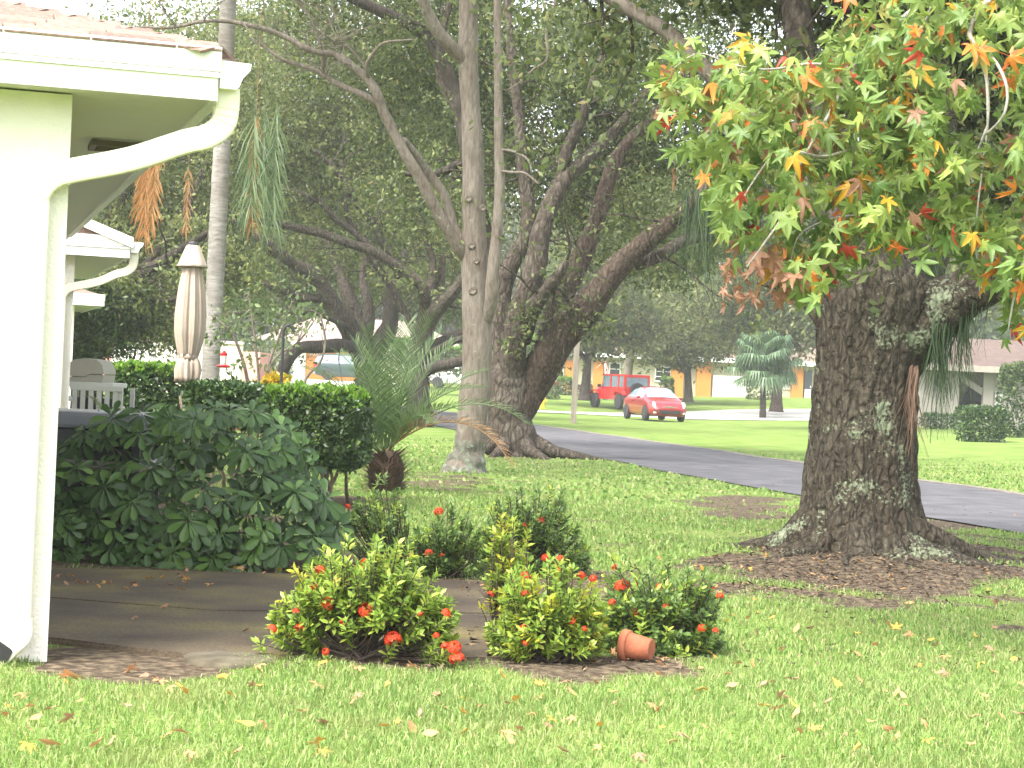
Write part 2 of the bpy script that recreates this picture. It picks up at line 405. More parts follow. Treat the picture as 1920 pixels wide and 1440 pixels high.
for a0, a1, z in ((4.25, 4.5, .03),):
    vs, fs = ribbon(cl, a0, a1, z, 3); kb.add(vs, fs)
    lo, _ = ribbon(cl, a0, a1, -.1, 3); n = len(cl)
    for i in range(n - 1):
        A, B = i * 3, (i + 1) * 3
        kb.add([vs[A], vs[B], lo[B], lo[A]], [(0, 1, 2, 3)]); kb.add([vs[A + 2], vs[B + 2], lo[B + 2], lo[A + 2]], [(3, 2, 1, 0)])
tag(kb.build('kerb', M('kerb_concrete', (.17, .15, .12), .9, .3, 4, .3)), kind='structure')
# pale concrete cross street where the red cars stand
cs = [(-.6, 92.0, 94.6), (2.2, 91.2, 94.8), (5, 90, 96), (8, 90.0, 101), (12, 90.5, 106), (17, 91.5, 108), (24, 92, 109), (40, 93, 110)]
vs, fs = [], []
for x, y0, y1 in cs:
    for k in range(7):
        y = y0 + (y1 - y0) * k / 6; vs.append((x, y, float(tz(x, y)) + .03))
for i in range(len(cs) - 1):
    for k in range(6): a = i * 7 + k; fs.append((a, a + 7, a + 8, a + 1))
tag(MB().add(vs, fs).build('cross_street', conc), kind='structure')
def quadpatch(name, pts, z, mat, n=6):
    a, b, c, d = [Vector((*p, 0)) for p in pts]; vs, fs = [], []
    for i in range(n + 1):
        for j in range(n + 1):
            s, t = i / n, j / n; q = (a * (1 - s) + b * s) * (1 - t) + (d * (1 - s) + c * s) * t
            vs.append((q.x, q.y, float(tz(q.x, q.y)) + z))
    fs = [(i * (n + 1) + j, (i + 1) * (n + 1) + j, (i + 1) * (n + 1) + j + 1, i * (n + 1) + j + 1) for i in range(n) for j in range(n)]
    return tag(MB().add(vs, fs).build(name, mat), kind='structure')
quadpatch('driveway', [(-26, 116), (-7, 116), (-7, 127.5), (-26, 127.5)], .025, conc)

# ------------------------------------------------------------------ patio slab (dirty, mossy concrete)
def patio_mat():
    m, t, b, o = nodes('mossy_concrete'); N = t.nodes.new; Lk = t.links.new; tc = N('ShaderNodeTexCoord')
    def nz(s, d): 
        n = N('ShaderNodeTexNoise'); n.inputs['Scale'].default_value = s; n.inputs['Detail'].default_value = d; Lk(tc.outputs['Object'], n.inputs['Vector']); return n.outputs['Fac']
    c1 = N('ShaderNodeValToRGB'); e = c1.color_ramp.elements
    e[0].position = .3; e[0].color = (.042, .027, .016, 1); e[1].position = .75; e[1].color = (.2, .155, .065, 1); e.new(.5).color = (.092, .066, .037, 1); e.new(.62).color = (.125, .098, .035, 1)
    Lk(nz(1.6, 7), c1.inputs[0])
    c2 = N('ShaderNodeValToRGB'); c2.color_ramp.elements[0].color = (.5, .5, .5, 1); c2.color_ramp.elements[0].position = .3; c2.color_ramp.elements[1].position = .75; c2.color_ramp.elements[1].color = (1.4, 1.4, 1.4, 1)
    Lk(nz(60, 8), c2.inputs[0])
    mx = N('ShaderNodeMix'); mx.data_type = 'RGBA'; mx.blend_type = 'MULTIPLY'; mx.inputs[0].default_value = 1; Lk(c1.outputs[0], mx.inputs[6]); Lk(c2.outputs[0], mx.inputs[7])
    Lk(mx.outputs[2], b.inputs['Base Color']); b.inputs['Roughness'].default_value = .8
    bp = N('ShaderNodeBump'); bp.inputs['Strength'].default_value = .5; bp.inputs['Distance'].default_value = .01; Lk(nz(80, 6), bp.inputs['Height']); Lk(bp.outputs[0], b.inputs['Normal'])
    return m
PM = patio_mat()
def slab(name, px, z0, z1, mat, **k):
    pts = [G(x, y) for x, y in px]
    bm = bmesh.new(); vs = [bm.verts.new((p.x, p.y, z0)) for p in pts]; f = bm.faces.new(vs)
    if f.normal.z < 0: bmesh.ops.reverse_faces(bm, faces=[f])
    r = bmesh.ops.extrude_face_region(bm, geom=[f])
    for v in r['geom']:
        if isinstance(v, bmesh.types.BMVert): v.co.z = z1
    bmesh.ops.recalc_face_normals(bm, faces=bm.faces[:])
    ed = [e for e in bm.edges if all(abs(v.co.z - z1) < 1e-5 for v in e.verts)]
    bmesh.ops.bevel(bm, geom=ed, offset=.012, segments=2, affect='EDGES')
    me = bpy.data.meshes.new(name); bm.to_mesh(me); bm.free(); me.materials.append(mat)
    return link(name, me)
# two pours with a joint between them
tag(slab('patio', [(-120, 1195), (110, 1212), (350, 1238), (640, 1240), (1012, 1240), (1003, 1160), (400, 1152), (-100, 1112)], -.12, .02, PM), kind='structure')
tag(slab('patio', [(-100, 1110), (400, 1150), (1003, 1158), (990, 1096), (560, 1084), (90, 1066), (-130, 1055)], -.12, .016, PM), kind='structure')

# ------------------------------------------------------------------ the villa at the left edge
stucco = M('cream_stucco', (.80, .765, .69), .9, .05, 1.2, .5, 60)
whitep = M('white_metal_trim', (.82, .81, .77), .45, .02, 3)
creamp = M('cream_downspout', (.74, .71, .56), .45, .03, 3)
soffm = M('vinyl_soffit', (.62, .60, .52), .6, .05, 2, .5, 3, stretch=(1, 60, 1))
shm = [M('shingle_%d' % i, c, .95, .25, 30, .6, 120) for i, c in enumerate([(.215, .14, .11), (.245, .165, .13), (.185, .122, .098), (.26, .18, .14)])]
er, es = Vector((.958, .287, 0)).normalized(), Vector((-.287, .958, 0)).normalized()
RZ = math.atan2(er.y, er.x)
def villa(corner, zoff, label, length, frontw, ov, so, zs, pitch, gable=False, gut=True, detail=True, down=None, dw=.1):
    """corner = ground point of the wall corner; local x = along the front wall to the right, y = back, z = up"""
    t = thing('villa', label, 'house', corner, RZ, 'attached cream villas')
    WZ = zs
    wall = MB().box((-frontw / 2, length / 2, WZ / 2 - .1), (frontw, length, WZ + .2)).build('wall', stucco, t)
    # soffit sheet
    fz = .21
    MB().box((-(frontw - so) / 2 + .0, (length - ov) / 2 - .0, WZ - .006 + .02), (frontw + so - .02, length + ov - .02, .012)).build('soffit', soffm, t)
    # fascia boards
    fb = MB().box(((so - frontw) / 2, -ov - .01, WZ + fz / 2 - .01), (frontw + so, .022, fz)); fb.build('fascia', whitep, t)
    MB().box(((so - frontw) / 2 + .006, -ov - .028, WZ + fz - .042), (frontw + so + .012, .016, .105)).build('drip_edge', whitep, t)
    MB().box(((so - frontw) / 2 + .006, -ov - .031, WZ + fz - .112), (frontw + so + .010, .012, .02)).build('drip_edge', whitep, t)
    MB().box((so + .0, (length - ov) / 2, WZ + fz / 2 - .01), (.022, length + ov - .03, fz - .004)).build('fascia', whitep, t)
    # K-style gutter on the side eave
    if gut:
        prof = [(0, 0), (.075, 0), (.085, .012), (.10, .05), (.13, .085), (.135, .115), (.122, .115), (.118, .092), (.085, .05), (.07, .012), (.012, .012), (.012, .12), (0, .12)]
        g0 = WZ + .05
        m = MB().prism([(so + .014 + a, -ov + .01, g0 + b) for a, b in prof], (0, length + ov - .05, 0)); gt = m.build('gutter', whitep, t)
        MB().prism([(so + .014 + a, -ov + .006, g0 + b) for a, b in [(0, 0), (.075, 0), (.085, .012), (.10, .05), (.13, .085), (.135, .115), (0, .12)]], (0, .006, 0)).build('end_cap', whitep, gt)
        if down:
            dm = creamp
            c = -.085 - dw / 2
            path = [((so + .06, -ov + .1, g0 + .01), 1), ((so + .06, -ov + .1, g0 - .075), 1), ((so + .045, -ov + .1, g0 - .15), 1), ((so - .02, -ov + .1, g0 - .205), 1), ((so - .12, -ov + .11, g0 - .237), 1),
                    ((.25, -.12, g0 - .325), 1), ((c + .12, -.07, g0 - .395), 1), ((c + .05, -.06, g0 - .43), 1), ((c + .008, -.052, g0 - .49), 1), ((c, -.05, g0 - .57), 1), ((c, -.05, 1.0), 1), ((c, -.05, .16), 1)]
            pp, _ = spline([(Vector(a), b) for a, b in path], 5)
            ds = MB().tube(pp, 1.0, 16, flat=(.055 * dw / .1, .04, (1, 0, -.6))).build('downspout', dm, t, smooth=False)
            for q in [5, 7, 9, 11, 13, 15, 17, 30, 32, 34, 36, 38, 40]:   # elbow crimps
                tt = (pp[q + 1] - pp[q - 1]).normalized()
                MB().tube([pp[q] - tt * .003, pp[q] + tt * .003], 1.0, 16, flat=(.057 * dw / .1, .0425, (1, 0, -.6))).build('crimp', dm, ds)
            # shoe at the foot with a dark mouth
            sp, _ = spline([(Vector((c, -.05, .19)), 1), (Vector((c, -.055, .12)), 1), (Vector((c - .03, -.09, .085)), 1), (Vector((c - .07, -.16, .065)), 1)], 5)
            sh = MB().tube(sp, 1.0, 16, flat=(.06, .045, (1, .2, -.4))).build('shoe', dm, ds)
            MB().tube([sp[-1] - Vector((-.05, -.1, -.02)) * .02, sp[-1] + Vector((-.004, -.01, -.002))], 1.0, 16, flat=(.05, .037, (1, .2, -.4))).build('mouth', M('dark_opening', (.02, .02, .02), .9), sh)
    # roof deck: hip roof of 3.6 in 12
    ez = WZ + fz - .02
    x1, y0 = so + .03, -ov - .03
    x0, y1 = -frontw - .3, length + .3
    if not gable:
        run = min(2.6, (y1 - y0) / 2)
        h = pitch * run
        pts = [(x1, y0, ez), (x1, y1, ez), (x0, y1, ez), (x0, y0, ez), (x1 - run, y0 + run, ez + h), (x1 - run, y1 - run, ez + h), (x0, y0 + run, ez + h), (x0, y1 - run, ez + h)]
        roof = MB().add(pts, [(0, 1, 5, 4), (3, 0, 4, 6), (1, 2, 7, 5), (4, 5, 7, 6), (0, 3, 2, 1), (2, 3, 6, 7)]).build('roof', shm[0], t)
    else:
        run = 2.6; h = pitch * run
        pts = [(x1, y0, ez), (x1, y1, ez), (x1 - run, y1, ez + h), (x1 - run, y0, ez + h), (x1 - 2 * run, y0, ez), (x1 - 2 * run, y1, ez)]
        roof = MB().add(pts, [(0, 1, 2, 3), (3, 2, 5, 4), (0, 3, 4), (1, 5, 2), (0, 4, 5, 1)]).build('roof', shm[0], t)
        # gable wall and rake boards over the front
        MB().prism([(so - .02, -ov + .0, WZ), (so - .02, -ov, ez - .03), (so - run, -ov, ez - .03 + pitch * (run - .02)), (so - run, -ov, WZ)], (0, .06, 0)).build('gable', whitep, t)
        MB().prism([(x1, y0 - .01, ez - .09), (x1, y0 - .01, ez + .02), (x1 - run, y0 - .01, ez + h + .02), (x1 - run, y0 - .01, ez + h - .09)], (0, -.03, 0)).build('rake_board', whitep, t)
    if detail:
        # shingles of the front slope and the caps along the hip
        sm = []
        for k, mt in enumerate(shm):
            for wv in (.22, .3, .36):
                sm.append((wv, MB().box((wv / 2, .085, 0), (wv - .006, .17, .012), bev=.004).mesh('shingle', mt)))
        tilt = math.atan(pitch); cth, sth = math.cos(tilt), math.sin(tilt)
        rr = random.Random(3)
        for row in range(9):
            sdist = row * .135
            yy, zz = y0 - .012 + sdist * cth, ez + .012 + sdist * sth
            xr = x1 - (yy - y0) - .03
            x = -1.9 + rr.random() * .2
            while x < xr - .1:
                wv, me_ = sm[rr.randrange(len(sm))]
                wv2 = min(wv, xr - x)
                o = link('shingle', me_, roof, (x, yy, zz + rr.random() * .003)); o.rotation_euler = (tilt + .045, 0, 0); o.scale = (wv2 / wv, 1, 1)
                x += wv2
        hd = Vector((-1, 1, pitch)).normalized()
        cap = [MB().add([(-.13, 0, -.035), (0, 0, .012), (.13, 0, -.035), (-.13, .28, -.05), (0, .28, -.002), (.13, .28, -.05), (-.13, 0, -.047), (0, 0, 0), (.13, 0, -.047)],
                        [(0, 1, 4, 3), (1, 2, 5, 4), (0, 6, 7, 1), (1, 7, 8, 2)]).mesh('hip_cap', mt) for mt in shm]
        for k in range(10):
            o = link('hip_cap', cap[k % 4], roof, Vector((x1 - .02, y0 + .02, ez + .03)) + hd * (k * .17))
            o.rotation_euler = hd.to_track_quat('Y', 'Z').to_euler()
    return t
gc = ground(-847.5 / F * 8.4, 8.4); gc.z = 0
v1 = villa(gc, 0, 'white stucco villa with shingled hip roof and thick cream downspout at the left edge', 10.5, 5.0, .26, .59, 2.476, .30, down=True)
# a square vent frame under the far eave
vf = MB()
for dx, dy, sx, sy in ((-.11, 0, .03, .3), (.11, 0, .03, .3), (0, -.135, .19, .03), (0, .135, .19, .03)): vf.box((.33 + dx, 1.75 + dy, 2.46), (sx, sy, .03))
vf.build('soffit_vent', M('bronze_metal', (.11, .08, .06), .5), v1)
p2 = ground(-829 / F * 20.9, 20.9)
v2 = villa(p2, 0, 'cream villa with gable end, gutter and thin downspout behind the air conditioner', 6, 5, .3, .55, 2.48, .36, gable=True, detail=False, down=True, dw=.085)
p3 = ground(-826 / F * 38.4, 38.4)
v3 = villa(p3, 0, 'farthest cream villa corner under the dark oak, seen beyond the gable end', 6, 5, .3, .55, 2.48, .30, gut=False, detail=False)
# ------------------------------------------------------------------ far houses
def pb(x0, x1, y0, y1, Y, dep=.2):
    """upright box: photo rectangle seen at distance Y, dep metres deep"""
    c = P((x0 + x1) / 2, (y0 + y1) / 2, Y)
    return (c.x, c.y + dep / 2, c.z), ((x1 - x0) / F * Y, dep, (y1 - y0) / F * Y)
cream = M('far_cream_wall', (.44, .41, .29), .9, .06, .8)
orange = M('orange_stucco', (.5, .19, .035), .9, .08, .8)
tan = M('far_tan_shingle', (.17, .125, .095), .95, .25, 3, .4, 30)
brownr = M('brown_shingle', (.1, .068, .056), .95, .2, 3, .4, 30)
glassd = M('window_glass', (.05, .06, .065), .08, .3, 2, spec=.8)
wtrim = M('window_white', (.8, .8, .76), .5, .03)
gar = M('garage_door_white', (.8, .79, .74), .55, .03)
def window(t, x0, x1, y0, y1, Y, nx, ny):
    c, d = pb(x0, x1, y0, y1, Y, .06)
    wd = MB(); fw = .07
    wd.box((c[0], c[1], c[2] + d[2] / 2 - fw / 2), (d[0], .1, fw)); wd.box((c[0], c[1], c[2] - d[2] / 2 + fw / 2), (d[0] + .1, .14, fw))
    for s in (-1, 1): wd.box((c[0] + s * (d[0] / 2 - fw / 2), c[1], c[2]), (fw, .1, d[2] - 2 * fw))
    for i in range(1, nx): wd.box((c[0] - d[0] / 2 + d[0] * i / nx, c[1] - .01, c[2]), (.05, .05, d[2] - 2 * fw))
    for j in range(1, ny): wd.box((c[0], c[1] - .005, c[2] - d[2] / 2 + d[2] * j / ny), (d[0] - 2 * fw, .04, .05))
    o = wd.build('window', wtrim, t, world=True)
    pw, ph = (d[0] - 2 * fw) / nx, (d[2] - 2 * fw) / ny
    for i in range(nx):
        for j in range(ny):
            MB().box((c[0] - d[0] / 2 + fw + pw * (i + .5), c[1] + .02, c[2] - d[2] / 2 + fw + ph * (j + .5)), (pw - .02, .02, ph - .02)).build('pane', glassd, o)
def hip(t, x0, x1, y, ytop, Y, dep, mat, ov=.5, fh=.28):
    a = P(x0, y, Y); b = P(x1, y, Y); z = (a.z + b.z) / 2; top = P((x0 + x1) / 2, ytop, Y + dep / 2).z
    f = Y - ov; r = Y + dep + ov; L, Rr = a.x - ov, b.x + ov; run = dep / 2
    pts = [(L, f, z), (Rr, f, z), (Rr, r, z), (L, r, z), (L + run, f + run + ov, top), (Rr - run, f + run + ov, top)]
    ro = MB().add(pts, [(0, 1, 5, 4), (1, 2, 5), (2, 3, 4, 5), (3, 0, 4), (0, 3, 2, 1)]).build('roof', mat, t, world=True)
    MB().box(((L + Rr) / 2, f + .02, z - fh / 2 + .02), (Rr - L, .1, fh)).build('fascia', wtrim, t, world=True)
    MB().box(((L + Rr) / 2, (f + r) / 2, z - fh + .02), (Rr - L - .1, r - f - .2, .04)).build('soffit', cream, t, world=True)
    return ro
# main house across the street
Yh = 123
hb = P(1300, 745, Yh); t = thing('bungalow', 'cream bungalow with orange pillars and white garage door behind the red cars', 'house', (hb.x, Yh, hb.z))
MB().box(*pb(1030, 1620, 668, 765, Yh + .5, 9)).build('wall', cream, t, world=True)
hip(t, 1030, 1630, 671, 588, Yh + .5, 9, tan, .9)
for x0, x1 in ((1059, 1076), (1112, 1130), (1258, 1281), (1306, 1333), (1484, 1506)):
    MB().box(*pb(x0, x1, 676, 754, Yh + .12, .36)).build('pillar', orange, t, world=True)
window(t, 1228, 1259, 687, 716, Yh + .42, 2, 3); window(t, 1142, 1164, 680, 704, Yh + .42, 1, 2); window(t, 1042, 1057, 683, 709, Yh + .42, 1, 2); window(t, 1168, 1176, 682, 690, Yh + .42, 1, 1)
c_, d_ = pb(1336, 1404, 705, 752, Yh + .3, .18); gd = MB().box(c_, d_).build('garage_door', gar, t, world=True)
for k in range(4): MB().box((c_[0], c_[1] - .1, c_[2] - d_[2] / 2 + d_[2] * (k + .5) / 4), (d_[0] - .08, .03, d_[2] / 4 - .04)).build('panel', gar, gd)
c_, d_ = pb(1507, 1522, 694, 756, Yh + .38, .1); dr = MB().box(c_, d_).build('door', M('dark_door', (.045, .05, .06), .3), t, world=True)
MB().box((c_[0], c_[1] - .06, c_[2] - d_[2] * .25), (d_[0] - .12, .03, d_[2] * .35)).build('panel', gar, dr)
MB().box((c_[0] + d_[0] * .35, c_[1] - .07, c_[2]), (.05, .05, .12)).build('handle', wtrim, dr)
c_, d_ = pb(1462, 1484, 713, 730, Yh + .42, .1); MB().box(c_, d_).build('planter_box', gar, t, world=True)
# left house with the orange wall
Yl = 129.5
hb = P(600, 718, Yl); t = thing('bungalow', 'orange fronted bungalow with white garage door behind the green minivan', 'house', (hb.x, Yl, hb.z))
MB().box(*pb(485, 860, 652, 730, Yl + .5, 8)).build('wall', cream, t, world=True)
MB().box(*pb(573, 700, 654, 729, Yl + .25, .24)).build('orange_wall', orange, t, world=True)
MB().box(*pb(838, 848, 688, 729, Yl + .25, .24)).build('pillar', orange, t, world=True)
MB().box(*pb(800, 838, 680, 729, Yl + .25, .24)).build('orange_wall', orange, t, world=True)
hip(t, 490, 860, 648, 598, Yl + .5, 8, M('pale_pink_shingle', (.26, .2, .17), .95, .12, 3, .3, 30), .8)
c_, d_ = pb(541, 572, 661, 724, Yl + .3, .15); gd = MB().box(c_, d_).build('garage_door', gar, t, world=True)
for k in range(4): MB().box((c_[0], c_[1] - .09, c_[2] - d_[2] / 2 + d_[2] * (k + .5) / 4), (d_[0] - .06, .03, d_[2] / 4 - .05)).build('panel', gar, gd)
tx = bpy.data.curves.new('house_number', 'FONT'); tx.body = '2832'; tx.size = .38; tx.extrude = .01
to = bpy.data.objects.new('tmp', tx); col.objects.link(to); dg = bpy.context.evaluated_depsgraph_get(); tm = bpy.data.meshes.new_from_object(to.evaluated_get(dg)); bpy.data.objects.remove(to)
tm.materials.append(wtrim); nb = link('house_number', tm, t); q = P(580, 666, Yl + .22); nb.location = q - Vector((hb.x, Yl, hb.z)); nb.rotation_euler = (math.pi / 2, 0, 0)
q = P(633, 664, Yl + .1); lm = MB().box((q.x, q.y - .05, q.z - .1), (.14, .2, .3), bev=.03).build('wall_lamp', wtrim, t, world=True)
# salmon house far left
Yp = 96
hb = P(220, 700, Yp); t = thing('bungalow', 'salmon coloured house with white tile edge beyond the white boundary wall', 'house', (hb.x, Yp, float(tz(hb.x, Yp))))
salm = M('salmon_stucco', (.72, .33, .26), .9, .08, .8)
MB().box(*pb(150, 252, 634, 745, Yp, 6)).build('wall', salm, t, world=True); MB().box(*pb(252, 486, 655, 745, Yp + 3, 5)).build('wall', salm, t, world=True)
MB().box(*pb(218, 238, 636, 660, Yp - .06, .1)).build('shutter', M('ochre_paint', (.6, .42, .12), .8), t, world=True)
a = P(186, 634, Yp); 
for k in range(12): MB().tube([(a.x + k * .16, Yp - .45, a.z + .03), (a.x + k * .16, Yp + 2, a.z + .35)], .095, 8).build('roof_tile', M('white_roof_tile', (.78, .74, .68), .8), t, world=True)
MB().add([(a.x - .3, Yp - .3, a.z), (a.x + 3.4, Yp - .3, a.z), (a.x + 3.4, Yp + 6, a.z + .9), (a.x - .3, Yp + 6, a.z + .9), (a.x - .3, Yp - .3, a.z - .1), (a.x + 3.4, Yp - .3, a.z - .1)], [(0, 1, 2, 3), (0, 4, 5, 1)]).build('roof', tan, t, world=True)
# house with carport at the right
Yr = 80
hb = P(1760, 800, Yr); rz0 = float(tz(hb.x, Yr))
greyw = M('grey_siding', (.25, .23, .205), .9, .06, .8)
t = thing('carport_house', 'grey house with brown shingle roof and open carport behind the big oak', 'house', (hb.x, Yr, rz0))
for k in range(5):   # siding boards of the end wall
    x0 = 1716 + k * 16.4; MB().box(*pb(x0, x0 + 16.0, 686, 812, Yr + (k % 2) * .02, .25)).build('siding_board', greyw, t, world=True)
MB().box(*pb(1716, 1798, 690, 812, Yr + .3, 5)).build('wall', greyw, t, world=True)
MB().box(*pb(1798, 2010, 700, 812, Yr + 6.5, .3)).build('wall', M('carport_back', (.35, .3, .2), .9), t, world=True)
MB().box(*pb(1843, 1862, 690, 812, Yr, .3)).build('post', greyw, t, world=True); MB().box(*pb(1862, 2010, 700, 812, Yr + .1, .3)).build('wall', greyw, t, world=True)
MB().box(*pb(1866, 1880, 735, 760, Yr + .03, .08)).build('meter_box', M('grey_box', (.5, .5, .5), .5), t, world=True)
q = P(1838, 705, Yr); bq = MB().prism([(q.x - 1.6, Yr + .1, q.z + .25), (q.x - 1.2, Yr + .1, q.z + .25), (q.x + .15, Yr + .1, q.z - .5), (q.x + .15, Yr + .1, q.z - .8)], (0, .12, 0)); bq.build('brace', greyw, t, world=True)
a = P(1712, 683, Yr); b = P(2030, 683, Yr); top = P(1800, 634, Yr + 4).z; zz = a.z
MB().add([(a.x, Yr - .6, zz), (b.x, Yr - .6, zz), (b.x, Yr + 9, zz), (a.x, Yr + 9, zz), (a.x + 1.6, Yr + 4, top), (b.x, Yr + 4, top)], [(0, 1, 5, 4), (2, 3, 4, 5), (3, 0, 4), (0, 3, 2, 1), (1, 2, 5)]).build('roof', brownr, t, world=True)
MB().box(((a.x + b.x) / 2, Yr - .62, zz - .08), (b.x - a.x, .06, .26)).build('fascia', M('beige_fascia', (.3, .27, .23), .7), t, world=True)

# boundary wall, gate mesh fence
t = thing('boundary_wall', 'cream rendered garden wall standing behind the closed umbrella and palm trunk', 'wall', P(370, 790, 58))
MB().box(*pb(291, 452, 642, 792, 58, .2)).build('panel', M('wall_render', (.68, .64, .52), .9, .05), t, world=True)
MB().box(*pb(287, 456, 637, 642, 57.95, .3)).build('coping', M('wall_render2', (.72, .69, .6), .9, .05), t, world=True)
t = thing('white_shed_wall', 'bright white panel wall behind the chain link fence at left', 'wall', P(260, 790, 60))
for k in range(6): MB().box(*pb(206 + k * 15, 220.6 + k * 15, 643, 795, 60 + .02 * (k % 2), .15)).build('panel', wtrim, t, world=True)
t = thing('chain_link_fence', 'grey chain link fence with steel post in front of the white panels', 'fence', P(270, 790, 55))
galv = M('galvanised_steel', (.42, .43, .44), .45, .1, metal=.6)
for x in (243, 290, 329):
    a = P(x + 2, 642, 55); MB().tube([(a.x, 55, float(tz(a.x, 55)) - .1), (a.x, 55, a.z)], .035 if x == 243 else .025, 8).build('post', galv, t, world=True)
a = P(243, 645, 55); b = P(330, 645, 55); m = MB(); m.tube([(a.x, 55, a.z), (b.x, 55, a.z)], .02, 6).build('top_rail', galv, t, world=True)
m = MB(); L = b.x - a.x; hh = a.z - .1
for k in range(-12, 16):
    for s in (-1, 1):
        x0 = a.x + k * .11; pts = [(x0, .1), (x0 + s * hh, .1 + hh)] if s > 0 else [(x0 + hh, .1), (x0, .1 + hh)]
        (xa, za), (xb, zb) = pts
        ta, tb = 0., 1.
        dx = xb - xa
        lo, hi_ = sorted([(a.x - xa) / dx, (b.x - xa) / dx]); ta, tb = max(0, lo), min(1, hi_)
        if tb - ta > .02: m.tube([(xa + dx * ta, 55, za + (zb - za) * ta), (xa + dx * tb, 55, za + (zb - za) * tb)], .005, 3, cap=False)
tag(m.build('wire_mesh', galv, t, world=True), kind='stuff')

# ------------------------------------------------------------------ cars
def car_loft(st, xr, sr, nx, ns, off=0.0):
    """patch of the body surface: xr range along the car, sr range round the half section (0 bottom centre .. 8 top centre)"""
    keys = np.array([s[0] for s in st]); A = np.array([s[1:] for s in st])
    vs = []
    for i in range(nx + 1):
        x = xr[0] + (xr[1] - xr[0]) * i / nx
        zb, zw, zt, ww, wt = [np.interp(x, keys, A[:, k]) for k in range(5)]
        zm = zb + (zw - zb) * .55
        ring = [(0, zb), (ww * .8, zb), (ww * .95, zb + .10), (ww, zm), (ww * .975, zw), (wt + (ww * .975 - wt) * .28, zw + (zt - zw) * .72), (wt, zt - (zt - zw) * .13), (wt * .72, zt - (zt - zw) * .01), (0, zt + .012)]
        for j in range(ns + 1):
            s = sr[0] + (sr[1] - sr[0]) * j / ns; k = min(7, int(s)); f = s - k
            y = ring[k][0] * (1 - f) + ring[k + 1][0] * f; z = ring[k][1] * (1 - f) + ring[k + 1][1] * f
            n = Vector((0, y, z - (zb + zt) / 2 * .9)).normalized() * off
            vs.append((x, y + n.y, z + n.z))
    fs = [(i * (ns + 1) + j, (i + 1) * (ns + 1) + j, (i + 1) * (ns + 1) + j + 1, i * (ns + 1) + j + 1) for i in range(nx) for j in range(ns)]
    return vs, fs
def mirror(vs, fs): return [(x, -y, z) for x, y, z in vs], [tuple(reversed(f)) for f in fs]
tyre_m = M('tyre_rubber', (.025, .025, .027), .85); rim_m = M('alloy_rim', (.6, .6, .62), .35, .05, metal=.1)
black = M('black_plastic', (.02, .02, .022), .5); lampc = M('clear_lamp', (.8, .8, .78), .12, .05, spec=.8); lampr = M('red_lamp', (.5, .02, .02), .2); chrome = M('chrome', (.8, .8, .8), .15, .02, metal=1)
carglass = M('car_glass', (.16, .22, .27), .05, .2, spec=1.0, coat=1.0)
def wheel(t, x, y, r, wdt, rim=None, spokes=5):
    s = 1 if y > 0 else -1
    m = MB(); prof = [(r * .64, -wdt / 2), (r * .93, -wdt / 2), (r, -wdt * .32), (r, wdt * .32), (r * .93, wdt / 2), (r * .64, wdt / 2)]
    m.lathe(prof, 24); m.v = [(a, c * s, b) for a, b, c in m.v]
    wo = m.build('wheel', tyre_m, t, smooth=False, loc=(x, y, r))
    m = MB().lathe([(r * .66, wdt * .30), (r * .68, wdt * .46), (r * .60, wdt * .44), (r * .55, wdt * .34), (0.02, wdt * .36)], 20)
    for k in range(spokes):
        a = 2 * math.pi * k / spokes
        m.box((math.cos(a) * r * .35, math.sin(a) * r * .35, wdt * .42), (r * .6, r * .2, .03), Matrix.Rotation(a, 3, 'Z'))
    m.v = [(a, c * s, b) for a, b, c in m.v]
    m.build('rim', rim or rim_m, wo)
def car(name, label, st, paint, loc, rz, wx, wr, hw, glass, rear_lamps=True, detail=True, rim=None, bumpm=None):
    t = thing(name, label, 'car', loc, rz)
    x0, x1 = st[0][0], st[-1][0]
    vs, fs = car_loft(st, (x0, x1), (0, 8), 44, 24); m = MB().add(vs, fs); m.add(*mirror(vs, fs))
    # closed ends
    for xe, sgn in ((x0, 1), (x1, -1)):
        e, _ = car_loft(st, (xe, xe + 1e-4 * sgn), (0, 8), 1, 24); e = e[:25]
        pts = e + [(a, -b, c) for a, b, c in reversed(e[1:-1])]
        m.add(pts, [tuple(range(len(pts)))[::sgn]])
    body = m.build('body', paint, t, smooth=True)
    for nm, xr, sr in glass:
        vs, fs = car_loft(st, xr, sr, 10, 8, .012)
        if nm.startswith('side'):
            MB().add(vs, fs).build('side_window', carglass, t, smooth=True); MB().add(*mirror(vs, fs)).build('side_window', carglass, t, smooth=True)
        else:
            MB().add(vs, fs).add(*mirror(vs, fs)).build(nm, carglass, t, smooth=True)
    for wxp in wx:
        for s in (-1, 1):
            # dark wheel arch, then the wheel
            m = MB(); n = 16
            ang = [math.pi * k / n for k in range(n + 1)]
            R1 = wr * 1.17
            m.add([(wxp + R1 * math.cos(a), s * (hw + .004), wr + R1 * math.sin(a)) for a in ang] + [(wxp - R1, s * (hw + .004), wr * .62), (wxp + R1, s * (hw + .004), wr * .62)], [tuple(range(n + 3))[::-s]])
            m.build('wheel_arch', black, t)
            wheel(t, wxp, s * (hw - .06), wr, .2, rim)
    return t
redpaint = M('red_car_paint', (.25, .006, .012), .3, .03, 1, coat=1.0)
